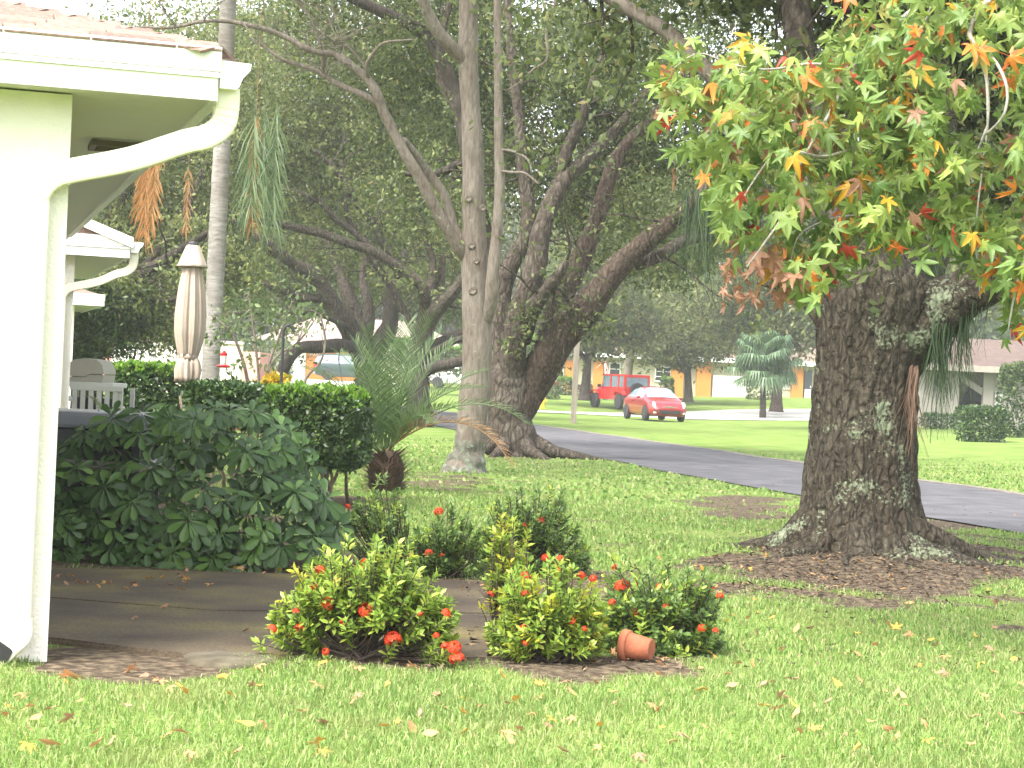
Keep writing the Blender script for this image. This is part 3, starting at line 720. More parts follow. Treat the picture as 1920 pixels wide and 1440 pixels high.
SED = [(-2.17, .42, .68, .80, .56, .42), (-2.10, .30, .80, .98, .74, .58), (-1.75, .22, .9, 1.05, .83, .64), (-1.35, .2, .93, 1.17, .85, .62), (-.85, .18, .94, 1.39, .85, .57), (-.2, .18, .93, 1.455, .85, .58),
       (.3, .18, .92, 1.42, .85, .58), (.75, .18, .91, 1.22, .85, .64), (1.2, .2, .88, .98, .85, .72), (1.65, .2, .78, .88, .84, .68), (1.98, .2, .66, .76, .79, .62), (2.13, .24, .54, .62, .68, .52), (2.17, .32, .48, .54, .6, .44)]
sp = P(1225, 788, 83)
t = car('sedan', 'dark red sedan with its front towards us on the pale street', SED, redpaint, (sp.x, 83, float(tz(sp.x, 83)) + .02), math.atan2(-math.cos(math.radians(14)), math.sin(math.radians(14))), (-1.28, 1.32), .31, .85,
        [('windshield', (.36, 1.18), (6.1, 8)), ('rear_window', (-1.72, -.92), (6.1, 8)), ('side', (-1.15, -.28), (4.15, 5.85)), ('side', (-.2, .85), (4.15, 5.85))])
for s in (-1, 1):
    o = MB().lathe([(.001, -.06), (.12, -.04), (.15, 0), (.12, .04), (.001, .06)], 14).build('headlight', lampc, t, smooth=True, loc=(1.99, s * .62, .66)); o.rotation_euler = (.3 * s, 1.0, -.5 * s); o.scale = (1.3, .8, 1)
    MB().box((0, 0, 0), (.1, .17, .11), bev=.04).build('mirror', redpaint, t, smooth=True, loc=(.72, s * .95, .98))
    MB().box((2.08, s * .6, .36), (.12, .2, .07), Matrix.Rotation(-.5 * s, 3, 'Z'), bev=.03).build('fog_light', lampc, t)
    MB().box((-2.06, s * .58, .82), (.16, .28, .16), Matrix.Rotation(.4 * s, 3, 'Z'), bev=.03).build('tail_light', lampr, t)
    for xx in (-.5, .45): MB().box((xx, s * .858, .82), (.18, .03, .03)).build('door_handle', redpaint, t)
MB().box((2.14, 0, .40), (.1, .95, .16), bev=.03).build('lower_grille', black, t); g = MB().box((2.12, 0, .60), (.08, .62, .05), bev=.02).build('grille', chrome, t)
MB().box((2.165, 0, .605), (.03, .16, .075), bev=.02).build('badge', chrome, g); MB().box((2.16, 0, .485), (.07, 1.5, .03), bev=.01).build('bumper_trim', redpaint, t)
# red four-door off-road vehicle, boxy
jred = M('bright_red_paint', (.56, .012, .012), .35, .03, 1, coat=.8)
jp = P(1165, 770, 103)
t = thing('off_road_vehicle', 'bright red boxy off-road vehicle parked beyond the sedan, rear towards us', 'car', (jp.x, 103, float(tz(jp.x, 103)) + .03), math.pi / 2 + math.radians(24))
MB().box((-.15, 0, .80), (3.1, 1.56, .62), bev=.05).build('tub', jred, t); MB().prism([(1.4, -.66, .62), (2.0, -.56, .62), (2.0, -.56, 1.05), (1.4, -.70, 1.14)], (0, 0, 0)) if False else None
hd = MB(); hd.add([(1.4, -.74, .55), (2.05, -.6, .55), (2.05, .6, .55), (1.4, .74, .55), (1.4, -.74, 1.14), (2.05, -.6, 1.08), (2.05, .6, 1.08), (1.4, .74, 1.14)], [(0, 3, 2, 1), (4, 5, 6, 7), (0, 1, 5, 4), (1, 2, 6, 5), (2, 3, 7, 6), (3, 0, 4, 7)]); hd.build('hood', jred, t)
gr = MB().box((2.08, 0, .82), (.06, 1.16, .46), bev=.02).build('grille', jred, t)
for k in range(7): MB().box((2.115, -.36 + k * .12, .82), (.02, .05, .3)).build('slot', black, gr)
# hard top frame with open window areas
top = MB(); top.box((-.35, 0, 1.80), (2.75, 1.46, .09), bev=.03)
for s in (-1, 1):
    top.box((-1.62, s * .70, 1.43), (.16, .10, .72)); top.box((-.95, s * .72, 1.43), (.12, .08, .72)); top.box((-.05, s * .72, 1.43), (.11, .08, .72)); top.box((-.5, s * .71, 1.13), (2.4, .08, .06))
    top.prism([(.95, s * .70 - .04, 1.11), (1.06, s * .70 - .04, 1.11), (.80, s * .66 - .04, 1.80), (.69, s * .66 - .04, 1.80)], (0, .08, 0))
top.box((-1.66, 0, 1.15), (.08, 1.4, .08)); top.box((-1.66, 0, 1.74), (.08, 1.4, .10)); top.build('hard_top', jred, t)
for s in (-1, 1):
    for xa, xb in ((-1.53, -1.02), (-.88, -.12), (.02, .82)):
        MB().prism([(xa, s * .715, 1.17), (xb + (.16 if xb > .5 else 0), s * .715, 1.17), (xb, s * .70, 1.74), (xa, s * .70, 1.74)], (0, .012, 0)).build('side_window', carglass, t)
MB().box((-1.675, 0, 1.445), (.02, 1.26, .50)).build('rear_window', carglass, t)
MB().add([(1.0, -.66, 1.14), (1.0, .66, 1.14), (.76, .62, 1.76), (.76, -.62, 1.76)], [(0, 1, 2, 3)]).build('windshield', carglass, t)
MB().box((-1.74, .0, .62), (.16, 1.7, .2), bev=.04).build('bumper', black, t); MB().box((2.2, 0, .6), (.2, 1.6, .18), bev=.04).build('bumper', black, t)
sw = MB().lathe([(.28, -.11), (.37, -.11), (.39, -.06), (.39, .06), (.37, .11), (.28, .11)], 24); sw.v = [(-c, b, a) for a, b, c in sw.v]
so_ = sw.build('spare_wheel', tyre_m, t, loc=(-1.84, .05, 1.02))
sw = MB().lathe([(.3, .08), (.28, .1), (.02, .1)], 20); sw.v = [(-c, b, a) for a, b, c in sw.v]; sw.build('cover', rim_m, so_)
for s in (-1, 1):
    MB().box((-.15, s * .83, .47), (1.5, .14, .07), bev=.02).build('side_step', chrome, t); MB().box((-1.715, s * .71, .98), (.06, .14, .24), bev=.02).build('tail_light', lampr, t)
    MB().box((.92, s * .93, 1.2), (.1, .2, .17), bev=.03).build('mirror', black, t)
    for xx in (-.55, .32): MB().box((xx, s * .79, .98), (.16, .03, .03)).build('door_handle', black, t); 
    for xx in (-1.05, -.08, .9): MB().box((xx, s * .783, .83), (.012, .006, .5)).build('door_seam', black, t)
    for xw in (-1.28, 1.58):
        m = MB(); pr = [(xw - .62, .78), (xw - .46, .98), (xw + .46, .98), (xw + .62, .74), (xw + .5, .74), (xw + .38, .9), (xw - .38, .9), (xw - .5, .78)]
        m.prism([(a, s * .73, b) for a, b in pr], (0, s * .2, 0)); m.build('fender', jred, t)
        wheel(t, xw, s * .8, .40, .25)
# dark green minivan at the left house
VAN = [(-2.35, .45, .98, 1.1, .84, .7), (-2.28, .34, 1.0, 1.35, .92, .7), (-2.1, .28, 1.02, 1.62, .95, .68), (-1.7, .25, 1.03, 1.72, .96, .68), (-.2, .24, 1.03, 1.75, .96, .69), (.5, .24, 1.0, 1.68, .96, .69), (1.15, .25, .98, 1.24, .95, .74), (1.8, .27, .88, 1.0, .92, .76), (2.2, .3, .72, .82, .84, .68), (2.32, .38, .6, .68, .7, .55)]
green = M('dark_green_paint', (.014, .04, .032), .35, .05, 1, coat=.6)
vp = P(655, 718, 127.2)
t = car('minivan', 'dark green minivan with white wheel parked before the orange wall', VAN, green, (vp.x, 127.2, float(tz(vp.x, 127.2)) + .03), .06, (-1.45, 1.5), .335, .955,
        [('windshield', (.52, 1.2), (6.1, 8)), ('rear_window', (-2.3, -2.08), (4.6, 8)), ('side', (-2.0, -.75), (4.15, 5.8)), ('side', (-.68, .55), (4.15, 5.8))], rim=M('white_rim', (.75, .75, .75), .5))
for s in (-1, 1):
    MB().box((-2.24, s * .86, .95), (.2, .16, .34), bev=.04).build('tail_light', lampr, t); MB().box((2.18, s * .66, .74), (.2, .3, .16), bev=.05).build('headlight', lampc, t)
MB().box((-2.34, 0, .52), (.18, 1.84, .24), bev=.06).build('bumper', M('grey_bumper', (.3, .31, .31), .6), t)
# pale car behind the pale trunk, dark SUV in the carport
wcar = M('white_car_paint', (.7, .7, .7), .3, .03, 1, coat=1.0)
cp = P(862, 722, 121)
t = car('parked_car', 'white car mostly hidden behind the slender grey trunk', SED, wcar, (cp.x, 121, float(tz(cp.x, 121)) + .01), math.pi - .1, (-1.28, 1.32), .31, .85,
    [('windshield', (.36, 1.18), (6.1, 8)), ('rear_window', (-1.72, -.92), (6.1, 8)), ('side', (-1.15, -.28), (4.15, 5.85)), ('side', (-.2, .85), (4.15, 5.85))])
for s in (-1, 1): MB().box((-2.06, s * .58, .82), (.16, .28, .16), bev=.03).build('tail_light', lampr, t); MB().box((2.02, s * .6, .62), (.2, .26, .12), bev=.04).build('headlight', lampc, t)
cp = P(1838, 795, 83)
t = car('sport_utility_vehicle', 'black vehicle parked under the carport roof behind the clipped bush', VAN, M('black_car_paint', (.018, .02, .025), .25, .05, 1, coat=1.0), (cp.x, 83, float(tz(cp.x, 83)) + .01), math.pi + .05, (-1.45, 1.5), .335, .955,
    [('windshield', (.52, 1.2), (6.1, 8)), ('rear_window', (-2.3, -2.08), (4.6, 8)), ('side', (-2.0, -.75), (4.15, 5.8)), ('side', (-.68, .55), (4.15, 5.8))])
for s in (-1, 1): MB().box((2.18, s * .66, .74), (.2, .3, .16), bev=.05).build('headlight', lampc, t)
MB().box((2.3, 0, .5), (.16, 1.7, .26), bev=.06).build('bumper', wcar, t)

# ------------------------------------------------------------------ street furniture
yel = M('hydrant_yellow', (.75, .55, .03), .5, .08, 4); hwhite = M('hydrant_white', (.78, .77, .72), .5, .05)
hp = P(1017, 769, 98.5); t = thing('fire_hydrant', 'yellow fire hydrant with white top standing on the far verge', 'hydrant', ground(hp.x, 98.5))
MB().lathe([(.17, 0), (.17, .05), (.115, .07), (.115, .5), (.15, .52), (.15, .57), (.12, .58)], 16).build('barrel', yel, t, smooth=False)
bn = MB().lathe([(.12, .58), (.135, .62), (.12, .72), (.08, .8), (.035, .83), (.035, .9), (.001, .9)], 16).build('bonnet', hwhite, t)
for a in (0, math.pi / 2 * 3, math.pi):
    d = Vector((math.cos(a), math.sin(a), 0)); MB().tube([d * .1 + Vector((0, 0, .42)), d * .2 + Vector((0, 0, .42))], [.06, .07], 10).build('nozzle', yel, t)
pp = P(1075, 793, 68.5); pt = P(1085, 640, 68.5)
t = thing('wooden_post', 'tall weathered wooden post at the edge of the lane', 'post', ground(pp.x, 68.5))
MB().box((0, 0, pt.z / 2 - .1), (.2, .2, pt.z + .2), bev=.015).build('post', M('weathered_wood', (.2, .17, .135), .9, .25, 8, .5, 30, stretch=(1, 1, .1)), t); MB().box((0, 0, pt.z + .015), (.215, .215, .03)).build('cap', M('weathered_cap', (.25, .22, .18), .9), t)
# striped flag on the porch of the far house
fp = P(1134, 676, Yh - .6); t = thing('flag', 'pink and white striped flag hanging limp by the orange pillar', 'flag', (fp.x, fp.y, ground(fp.x, fp.y).z))
gz = fp.z - t.location.z
MB().tube([(-.5, .75, gz - .5), (.12, -.1, gz + .12)], .02, 6).build('pole', M('flag_pole', (.7, .7, .68), .4), t)
stripes = [M('flag_red', (.55, .12, .12), .8), M('flag_white', (.75, .72, .70), .8)]
for k in range(9):
    m = MB(); vs = []; 
    for j in range(13):
        z = gz - j * .125
        for e in (0, 1):
            u = (k + e) / 9; spread = .12 + .38 * j / 12
            vs.append((u * spread - .05 + j * .012, .10 * math.sin(u * 9 + j * .3) * (.3 + j / 14), z - .05 * u))
    m.add(vs, [(2 * j, 2 * j + 1, 2 * j + 3, 2 * j + 2) for j in range(12)]); m.build('stripe', stripes[k % 2], t)

# ------------------------------------------------------------------ things on the neighbours' patios
canvas = M('beige_canvas', (.36, .295, .232), .95, .08, 5, .3, 60)
ux = P(347, 722, 21); t = thing('patio_umbrella', 'closed beige patio umbrella tied near its hem beside the palm trunk', 'umbrella', ground(ux.x + .02, 21))
hz = P(358, 458, 21).z - t.location.z; hem = P(347, 722, 21).z - t.location.z
MB().lathe([(.025, -.02), (.025, hz - .02), (.001, hz - .01)], 10).build('pole', M('umbrella_pole', (.12, .1, .09), .5), t)
MB().lathe([(.24, 0), (.25, .03), (.2, .08), (.05, .1), (.05, .3), (.03, .3)], 24).build('base', M('umbrella_base', (.05, .05, .05), .7), t)
MB().lathe([(.06, hz - .02), (.065, hz + .005), (.045, hz + .03), (.001, hz + .035)], 14).build('finial', black, t)
fold8 = lambda a, j, z: 1 + .10 * math.cos(8 * a + .5)
MB().lathe([(.05, hz), (.075, hz - .02), (.155, hz - .22), (.17, hz - .245), (.16, hz - .25), (.08, hz - .2)], 64, fold=lambda a, j, z: 1 + .035 * math.cos(8 * a) * min(1, j / 3)).build('top_cap', canvas, t, smooth=True)
tie = hem + .31
prof = []
for k in range(24):
    s = k / 23; z = (hz - .2) * (1 - s) + tie * s
    r = np.interp(s, [0, .1, .3, .55, .75, .9, 1], [.085, .105, .135, .158, .155, .125, .100])
    prof.append((r, z))
MB().lathe(prof, 96, fold=lambda a, j, z: 1 + (.085 + .05 * math.sin(3 * a)) * math.cos(11 * a + 1.3 * math.sin(2 * a) + z * .5) + .05 * math.cos(23 * a + 2 * math.sin(a) + z)).build('canopy', canvas, t, smooth=True)
MB().lathe([(.104, tie - .03), (.108, tie), (.104, tie + .03), (.09, tie + .03)], 32).build('tie', canvas, t, smooth=True)
MB().lathe([(.102, tie - .02), (.118, tie - .07), (.128, tie - .14), (.118, tie - .22), (.112, hem + .03), (.1, hem + .035)], 96, fold=lambda a, j, z: 1 + (.12 + .12 * j / 5) * math.cos(5 * a + z * 7 + 1.2 * math.sin(2 * a)) + .09 * math.cos(13 * a + 1 + z * 4)).build('hem', canvas, t, smooth=True)

# air conditioner behind the leafy shrub
acx = P(150, 770, 13.6); t = thing('air_conditioner', 'dark outdoor air conditioner unit half hidden behind the glossy shrub', 'air conditioner', ground(acx.x + .02, 13.75))
acm = M('dark_grey_metal', (.035, .036, .042), .5, .15, 3)
hA = acx.z - t.location.z
MB().box((0, 0, hA - .06), (.98, .86, .12), bev=.03).build('top_panel', M('grey_metal_top', (.16, .165, .19), .35, .1, 3), t)
MB().box((0, 0, hA - .18), (.92, .82, .12), bev=.02).build('band', acm, t); MB().box((0, 0, hA / 2 - .12), (.86, .76, hA - .26)).build('coil', acm, t)
pl = MB().box((0, 0, hA - .37), (.95, .84, .07), bev=.02).build('trim', M('taupe_metal', (.2, .18, .17), .5), t)
for k in range(9): MB().box((0, -.4, .08 + k * .055), (.9, .012, .012)).build('guard_wire', acm, t)
for k in range(10): MB().box((-.42 + k * .093, -.405, .30), (.01, .01, .5)).build('guard_wire', acm, t)
for sx in (-1, 1):
    for sy in (-1, 1): MB().box((sx * .44, sy * .39, hA / 2 - .1), (.05, .05, hA - .22)).build('corner_post', acm, t)

# gas grill with slatted cart
gx = P(168, 760, 23); t = thing('gas_grill', 'grey gas grill with domed lid and slatted cart on the patio', 'grill', ground(gx.x, 23))
gz0 = t.location.z; s_ = 23 / F
gm = M('grill_grey', (.33, .31, .265), .5, .06, 3); gl = M('grill_light_plastic', (.5, .5, .47), .6, .05, 3)
def gzv(y): return P(165, y, 23).z - gz0
zl, zt_, zb_ = gzv(706), gzv(672), gzv(716)
pr = [(-.24, zl), (-.235, zl + .05), (-.20, zl + .15), (-.12, zt_ - .02), (.0, zt_), (.14, zt_ - .015), (.2, zt_ - .07), (.225, zl + .06), (.225, zl + .035), (.06, zl + .035), (.02, zl)]
MB().prism([(a, -.35, b) for a, b in pr], (0, .7, 0)).build('lid', gm, t); MB().prism([(-.24, -.34, zl - .008), (.015, -.34, zl - .008), (.055, -.34, zl + .027), (.225, -.34, zl + .027), (.21, -.34, zb_), (-.23, -.34, zb_)], (0, .68, 0)).build('firebox', gm, t)
MB().box((-.27, 0, zl + .04), (.03, .5, .03), bev=.01).build('handle', wtrim, t)
MB().box((.03, 0, zb_ - .03), (.66, .8, .06), bev=.01).build('shelf', gl, t); zc = gzv(726)
MB().box((.16, -.40, zc), (.62, .04, .07), bev=.01).build('rail', gl, t)
for k in range(6): MB().box((-.09 + k * .095, -.40, zc / 2 + .06), (.055, .03, zc - .12)).build('slat', gl, t)
MB().box((.16, -.40, .08), (.62, .04, .06)).build('rail', gl, t)
for x in (-.24, .44):
    for y in (-.36, .34): MB().box((x, y, zc / 2), (.05, .05, zc + .02)).build('leg', gl, t)
MB().box((.1, 0, zc / 2), (.5, .55, zc - .25)).build('cabinet', M('dark_cabinet', (.06, .062, .07), .7), t)
MB().lathe([(.035, 0), (.04, .03), (.03, .06), (.001, .065)], 12, c=(-.15, -.43, gzv(752))).build('knob', gl, t)

# slatted brown bench, black pole, hummingbird feeder
bx = P(484, 730, 27); t = thing('garden_bench', 'brown slatted wooden bench back showing above the dark hedge', 'bench', ground(bx.x, 27), .1)
bw = M('stained_wood', (.20, .105, .065), .7, .2, 6, .3, 30, stretch=(.2, 1, 1))
for k in range(5): MB().box((0, .05 * k / 4, .5 + k * .085), (1.1, .025, .06), bev=.006).build('back_slat', bw, t)
for k in range(4): MB().box((0, -.1 - k * .1, .42), (1.1, .08, .025), bev=.005).build('seat_slat', bw, t)
for s in (-1, 1):
    for yy in (.04, -.42): MB().box((s * .53, yy, .44 if yy > 0 else .2), (.06, .06, .92 if yy > 0 else .45)).build('leg', bw, t)
    MB().box((s * .53, -.2, .62), (.07, .5, .04), bev=.01).build('armrest', bw, t)
q = P(527, 726, 24); qt = P(533, 612, 24); t = thing('garden_pole', 'thin black metal pole with hook rising from the clipped hedge', 'pole', ground(q.x, 24))
hh = qt.z - t.location.z
MB().tube([(0, 0, -.1), (0, 0, hh - .05), (.02, 0, hh), (.07, 0, hh + .02), (.11, 0, hh - .02), (.12, 0, hh - .07)], .018, 8).build('shaft', black, t); MB().lathe([(.06, 0), (.05, .03), (.02, .05)], 12).build('foot', black, t)
q = P(420, 663, 25); t = thing('hummingbird_feeder', 'small red and clear hummingbird feeder hanging beside the palm trunk', 'bird feeder', (q.x, 25, q.z)); t.scale = (1.13, 1.13, 1.13)
fr = M('feeder_red', (.62, .02, .025), .35)
MB().lathe([(.02, -.03), (.038, -.025), (.04, 0), (.02, .02), (.01, .035)], 14).build('cap', fr, t); MB().lathe([(.033, -.13), (.036, -.08), (.036, -.025)], 14).build('bottle', M('feeder_glass', (.6, .62, .6), .1, .05), t)
bs = MB().lathe([(.03, -.165), (.07, -.16), (.085, -.145), (.06, -.13), (.03, -.125)], 16).build('tray', fr, t)
MB().tube([(0, 0, .03), (0, 0, .10), (0, 0, .37)], .003, 4).build('hanger', black, t)
# ------------------------------------------------------------------ vegetation materials
oakleaf = LM('oak_leaf', [(0, (0.0521, 0.0746, 0.0251)), (0.35, (0.0847, 0.1147, 0.0363)), (0.7, (0.1237, 0.1606, 0.0474)), (0.93, (0.1823, 0.2179, 0.0627)), (1, (0.2604, 0.2179, 0.0977))], .42, .5)
oakleaf2 = LM('oak_leaf_light', [(0, (0.0644, 0.0891, 0.027)), (0.4, (0.1111, 0.1436, 0.0405)), (0.75, (0.1755, 0.2079, 0.0608)), (1, (0.2691, 0.2673, 0.0945))], .45, .5)
farleaf = LM('far_leaf', [(0, (0.0476, 0.078, 0.0317)), (0.5, (0.0952, 0.138, 0.0504)), (0.85, (0.1632, 0.21, 0.072)), (1, (0.272, 0.288, 0.1152))], .4, .55)
darkleaf = LM('dark_leaf', [(0, (0.0288, 0.056, 0.0192)), (0.6, (0.056, 0.096, 0.032)), (1, (0.112, 0.16, 0.048))], .3, .5)
bk_oak = bark('oak_bark', (.034, .027, .021), (.085, .07, .055), (.17, .145, .115), (.15, .165, .12), .62, 7, sc_=26, zst=.35, crack=9)
bk_red = bark('ruddy_bark', (.032, .023, .018), (.085, .062, .047), (.17, .135, .105), (.17, .16, .12), .64, 7, sc_=26, zst=.35, crack=9)
bk_pale = bark('pale_bark', (.125, .105, .084), (.195, .168, .136), (.27, .242, .2), (.23, .25, .19), .62, 7, sc_=26)
bk_dark = bark('dark_bark', (.02, .017, .014), (.05, .042, .034), (.10, .085, .07), None)
bk_big = bark('big_oak_bark', (.024, .021, .015), (.066, .056, .04), (.14, .12, .088), (.23, .26, .19), .655, 16, sc_=34, zst=.4, crack=15)
bk_white = bark('white_twig_bark', (.3, .28, .24), (.42, .4, .36), (.55, .53, .48), None, sc_=40)
gleaf = LM('grass_blade', [(0, (.115, .2, .045)), (.3, (.185, .3, .07)), (.65, (.265, .375, .105)), (.86, (.36, .41, .16)), (1, (.38, .33, .17))], .45, .55, grad=((.27, .31, .11), 1.3, .56))

def limb_px(px, Y, n=6):
    """[(x, y, r_px, dY)] photo polyline of a limb at distance Y (+dY) -> world spline"""
    return spline([(P(q[0], q[1], Y + (q[3] if len(q) > 3 else 0)), q[2] / F * Y) for q in px], n)
def limb(t, px, Y, mat, seg=10, name='limb', wob=.06, seed=0):
    pts, rad = limb_px(px, Y)
    MB().tube(pts, rad, seg, wob=wob, seed=seed).build(name, mat, t, smooth=True, world=True)
    return pts, rad
def twigs(t, spl, mat, n, L, r0, seed, sub=3, up=.25, bias=(0, 0, 0), name='twigs', lo=.25):
    """crooked side twigs that fork, joined in one part; returns tip points"""
    rr = random.Random(seed); m = MB(); tips = []
    def grow(p, d, l, r, lev):
        k = 5; pts = [p.copy()]; rad = [r]
        for i in range(k):
            d = (d + Vector((rr.gauss(0, .25), rr.gauss(0, .25), rr.gauss(0, .22) + up * .12))).normalized()
            p = p + d * (l / k); pts.append(p.copy()); rad.append(r * (1 - .75 * (i + 1) / k))
            if lev < sub and i >= 1 and rr.random() < .75:
                grow(p, (d + Vector((rr.gauss(0, .7), rr.gauss(0, .7), rr.gauss(0, .6)))).normalized(), l * (.45 + .3 * rr.random()), rad[-1] * .75, lev + 1)
        m.tube(pts, rad, 4 if r < .02 else 6, cap=False); tips.append(pts[-1])
    for _ in range(n):
        pts, rad = spl[rr.randrange(len(spl))]
        i = rr.randrange(int(len(pts) * lo), len(pts))
        d = Vector((rr.gauss(0, 1), rr.gauss(0, 1), rr.gauss(.2, .8))) + Vector(bias)
        grow(pts[i].copy(), d.normalized(), L * (.5 + rr.random()), min(r0, rad[i] * .6), 0)
    o = m.build(name, mat, t, smooth=True, world=True); tag(o, kind='stuff')
    return tips
def crown(t, blobs, ncl, per, size, sig, mat, seed, tips=None, droop=.3, tipn=25, name='crown'):
    parts = []
    if ncl: parts.append(clumps(blobs, ncl, per, size, sig, droop, seed=seed))
    if tips: parts.append(clumps([(p, (.25, .25, .2), 1) for p in tips], len(tips) * 3, tipn, size, sig * .7, droop, seed=seed + 1))
    V, Fs = join(parts)
    o = link(name, npmesh(name, V, Fs, mat), t); wp(o); tag(o, kind='stuff')
def blob(x, y, Y, rx, ry, rz, wt=1.0): return (P(x, y, Y), (rx / F * Y, ry, rz / F * Y), wt)

# ------------------------------------------------------------------ many-stemmed oak in the middle (35 m)
YM = 34.8
base = P(962, 858, YM); t = thing('oak_tree', 'many-stemmed oak with spreading dark limbs in the centre of the picture', 'tree', ground(base.x, YM))
S = []
S.append(limb(t, [(965, 880, 66), (962, 850, 54), (955, 800, 46), (955, 755, 45), (960, 715, 43), (968, 680, 30)], YM, bk_oak, 16, 'trunk', .09, 1))
S.append(limb(t, [(952, 815, 30), (966, 772, 35), (998, 718, 36), (1040, 650, 33, -.3), (1075, 605, 31, -.5), (1108, 568, 28, -.6), (1160, 500, 23, -.8), (1213, 452, 19, -1), (1270, 405, 16, -1.2), (1310, 370, 13, -1.4), (1370, 300, 10, -1.5), (1430, 200, 8, -1.5)], YM, bk_red, 12, seed=2))
S.append(limb(t, [(1190, 500, 10, -.6), (1240, 478, 12, -.6), (1285, 450, 11, -.4), (1340, 440, 8, 0), (1400, 400, 6, .4)], YM, bk_oak, 10, seed=3))
S.append(limb(t, [(985, 740, 22), (1012, 690, 23), (1035, 610, 23), (1057, 545, 22, .3), (1087, 490, 20, .5), (1113, 427, 18, .6), (1133, 365, 16, .7), (1155, 298, 14, .8), (1190, 255, 12, .9), (1250, 190, 9, 1), (1300, 110, 7, 1)], YM, bk_red, 12, seed=4))
S.append(limb(t, [(960, 740, 25), (965, 640, 24, -.4), (978, 575, 23, -.5), (1003, 507, 22, -.5), (1013, 440, 19, -.5), (1033, 383, 17, -.4), (1057, 337, 16, -.3), (1090, 308, 14, -.2), (1142, 258, 12, 0), (1200, 190, 9, .3), (1260, 100, 7, .5)], YM, bk_oak, 12, seed=5))
S.append(limb(t, [(1050, 345, 11, -.3), (1062, 285, 12, -.3), (1085, 235, 10, -.3), (1105, 180, 9, -.2), (1120, 130, 8, 0), (1150, 60, 6, .2), (1170, -20, 5, .4)], YM, bk_oak, 10, seed=6))
S.append(limb(t, [(945, 760, 26), (932, 650, 25, .5), (938, 573, 22, .6), (945, 523, 20, .6), (967, 480, 17, .6), (987, 440, 16, .6), (990, 385, 14, .6), (982, 330, 13, .7), (972, 210, 11, .9), (958, 90, 9, 1), (950, -20, 7, 1.2)], YM, bk_oak, 12, seed=7))
S.append(limb(t, [(940, 740, 22), (922, 620, 21, .9), (915, 500, 18, 1.0), (900, 400, 17, 1.1), (878, 290, 16, 1.2), (853, 170, 14, 1.3), (822, 100, 13, 1.3), (790, 58, 13, 1.3), (745, 36, 12, 1.2), (690, 10, 11, 1), (620, -25, 9, .8)], YM, bk_dark, 12, seed=8))
S.append(limb(t, [(985, 640, 10), (1000, 580, 14, -.8), (1022, 548, 13, -1), (1048, 515, 10, -1.2), (1062, 490, 6, -1.3)], YM, bk_oak, 10, seed=9))
S.append(limb(t, [(900, 330, 9, 1.1), (860, 310, 9, 1), (835, 320, 8, .8), (800, 330, 6, .6), (760, 325, 5, .5)], YM, bk_dark, 8, seed=10))
S.append(limb(t, [(870, 220, 10, 1.2), (835, 170, 9, 1.3), (822, 120, 8, 1.4), (830, 60, 7, 1.5), (850, -20, 6, 1.6)], YM, bk_oak, 8, seed=12))
rts = MB()
for a0, L in ((-60, 1.1), (-15, 1.6), (15, 1.2), (-150, .9), (-110, 1.0), (195, .9)):
    a = math.radians(a0); d = Vector((math.cos(a), math.sin(a), 0)); p0 = t.location + d * .3
    rts.tube([p0 + Vector((0, 0, .3)), p0 + d * L * .3 + Vector((0, 0, .1)), p0 + d * L * .7 + Vector((0, 0, .02)), p0 + d * L + Vector((0, 0, -.04))], [.16, .12, .07, .03], 7)
rts.build('roots', bk_oak, t, smooth=True, world=True)
tp = twigs(t, S[1:], bk_oak, 46, 1.1, .028, 5, 2)[::5]
bl = [blob(1000, 40, YM + 4, 420, 1.6, 170, 1.8), blob(1250, 120, YM + 4.5, 260, 1.6, 230, 1.6), blob(740, 60, YM + 4.5, 260, 1.6, 150, 1.2), blob(1220, 320, YM + 5, 190, 1.2, 230, 1.5), blob(1000, -190, YM, 700, 5, 160, 1.4), blob(820, 250, YM + 5, 160, 1.2, 220, .9), blob(1060, 250, YM + 5, 160, 1.2, 190, 1.0), blob(1130, 90, YM - 1.5, 200, .8, 90, .25), blob(1250, 430, YM + 3, 110, .8, 110, .4), blob(1080, 200, YM + 7, 200, 1, 200, 1.0)]
crown(t, bl, 2900, 40, .105, .24, oakleaf, 21, tp, .5, 14)

# ------------------------------------------------------------------ slender pale sweetgum in front of it (27.7 m)
YS = 27.7
base = P(872, 887, YS); t = thing('sweetgum_tree', 'slender pale grey tree with lichen at its foot and bare side branches', 'tree', ground(base.x, YS))
pale_lich = bark('lichen_foot_bark', (.09, .085, .066), (.13, .125, .10), (.18, .175, .14), (.19, .225, .17), .52, 9, sc_=22)
S = []
tr = limb(t, [(870, 905, 50), (872, 885, 43), (876, 862, 34), (881, 835, 29), (887, 770, 28), (893, 700, 28), (895, 640, 28), (893, 560, 26.5), (890, 480, 25), (888, 400, 22), (887, 300, 19.5), (882, 200, 18.5), (878, 110, 18.5), (878, 60, 18), (878, 0, 17.5), (876, -80, 16), (872, -220, 13)], YS, bk_pale, 24, 'trunk', .045, 31)
fr_ = MB().tube(*limb_px([(870, 908, 53), (872, 886, 44.5), (876, 863, 35.4), (880, 842, 30.5), (884, 815, 29)], YS), 24, wob=.1, seed=31).build('lichen_foot', pale_lich, t, smooth=True, world=True)
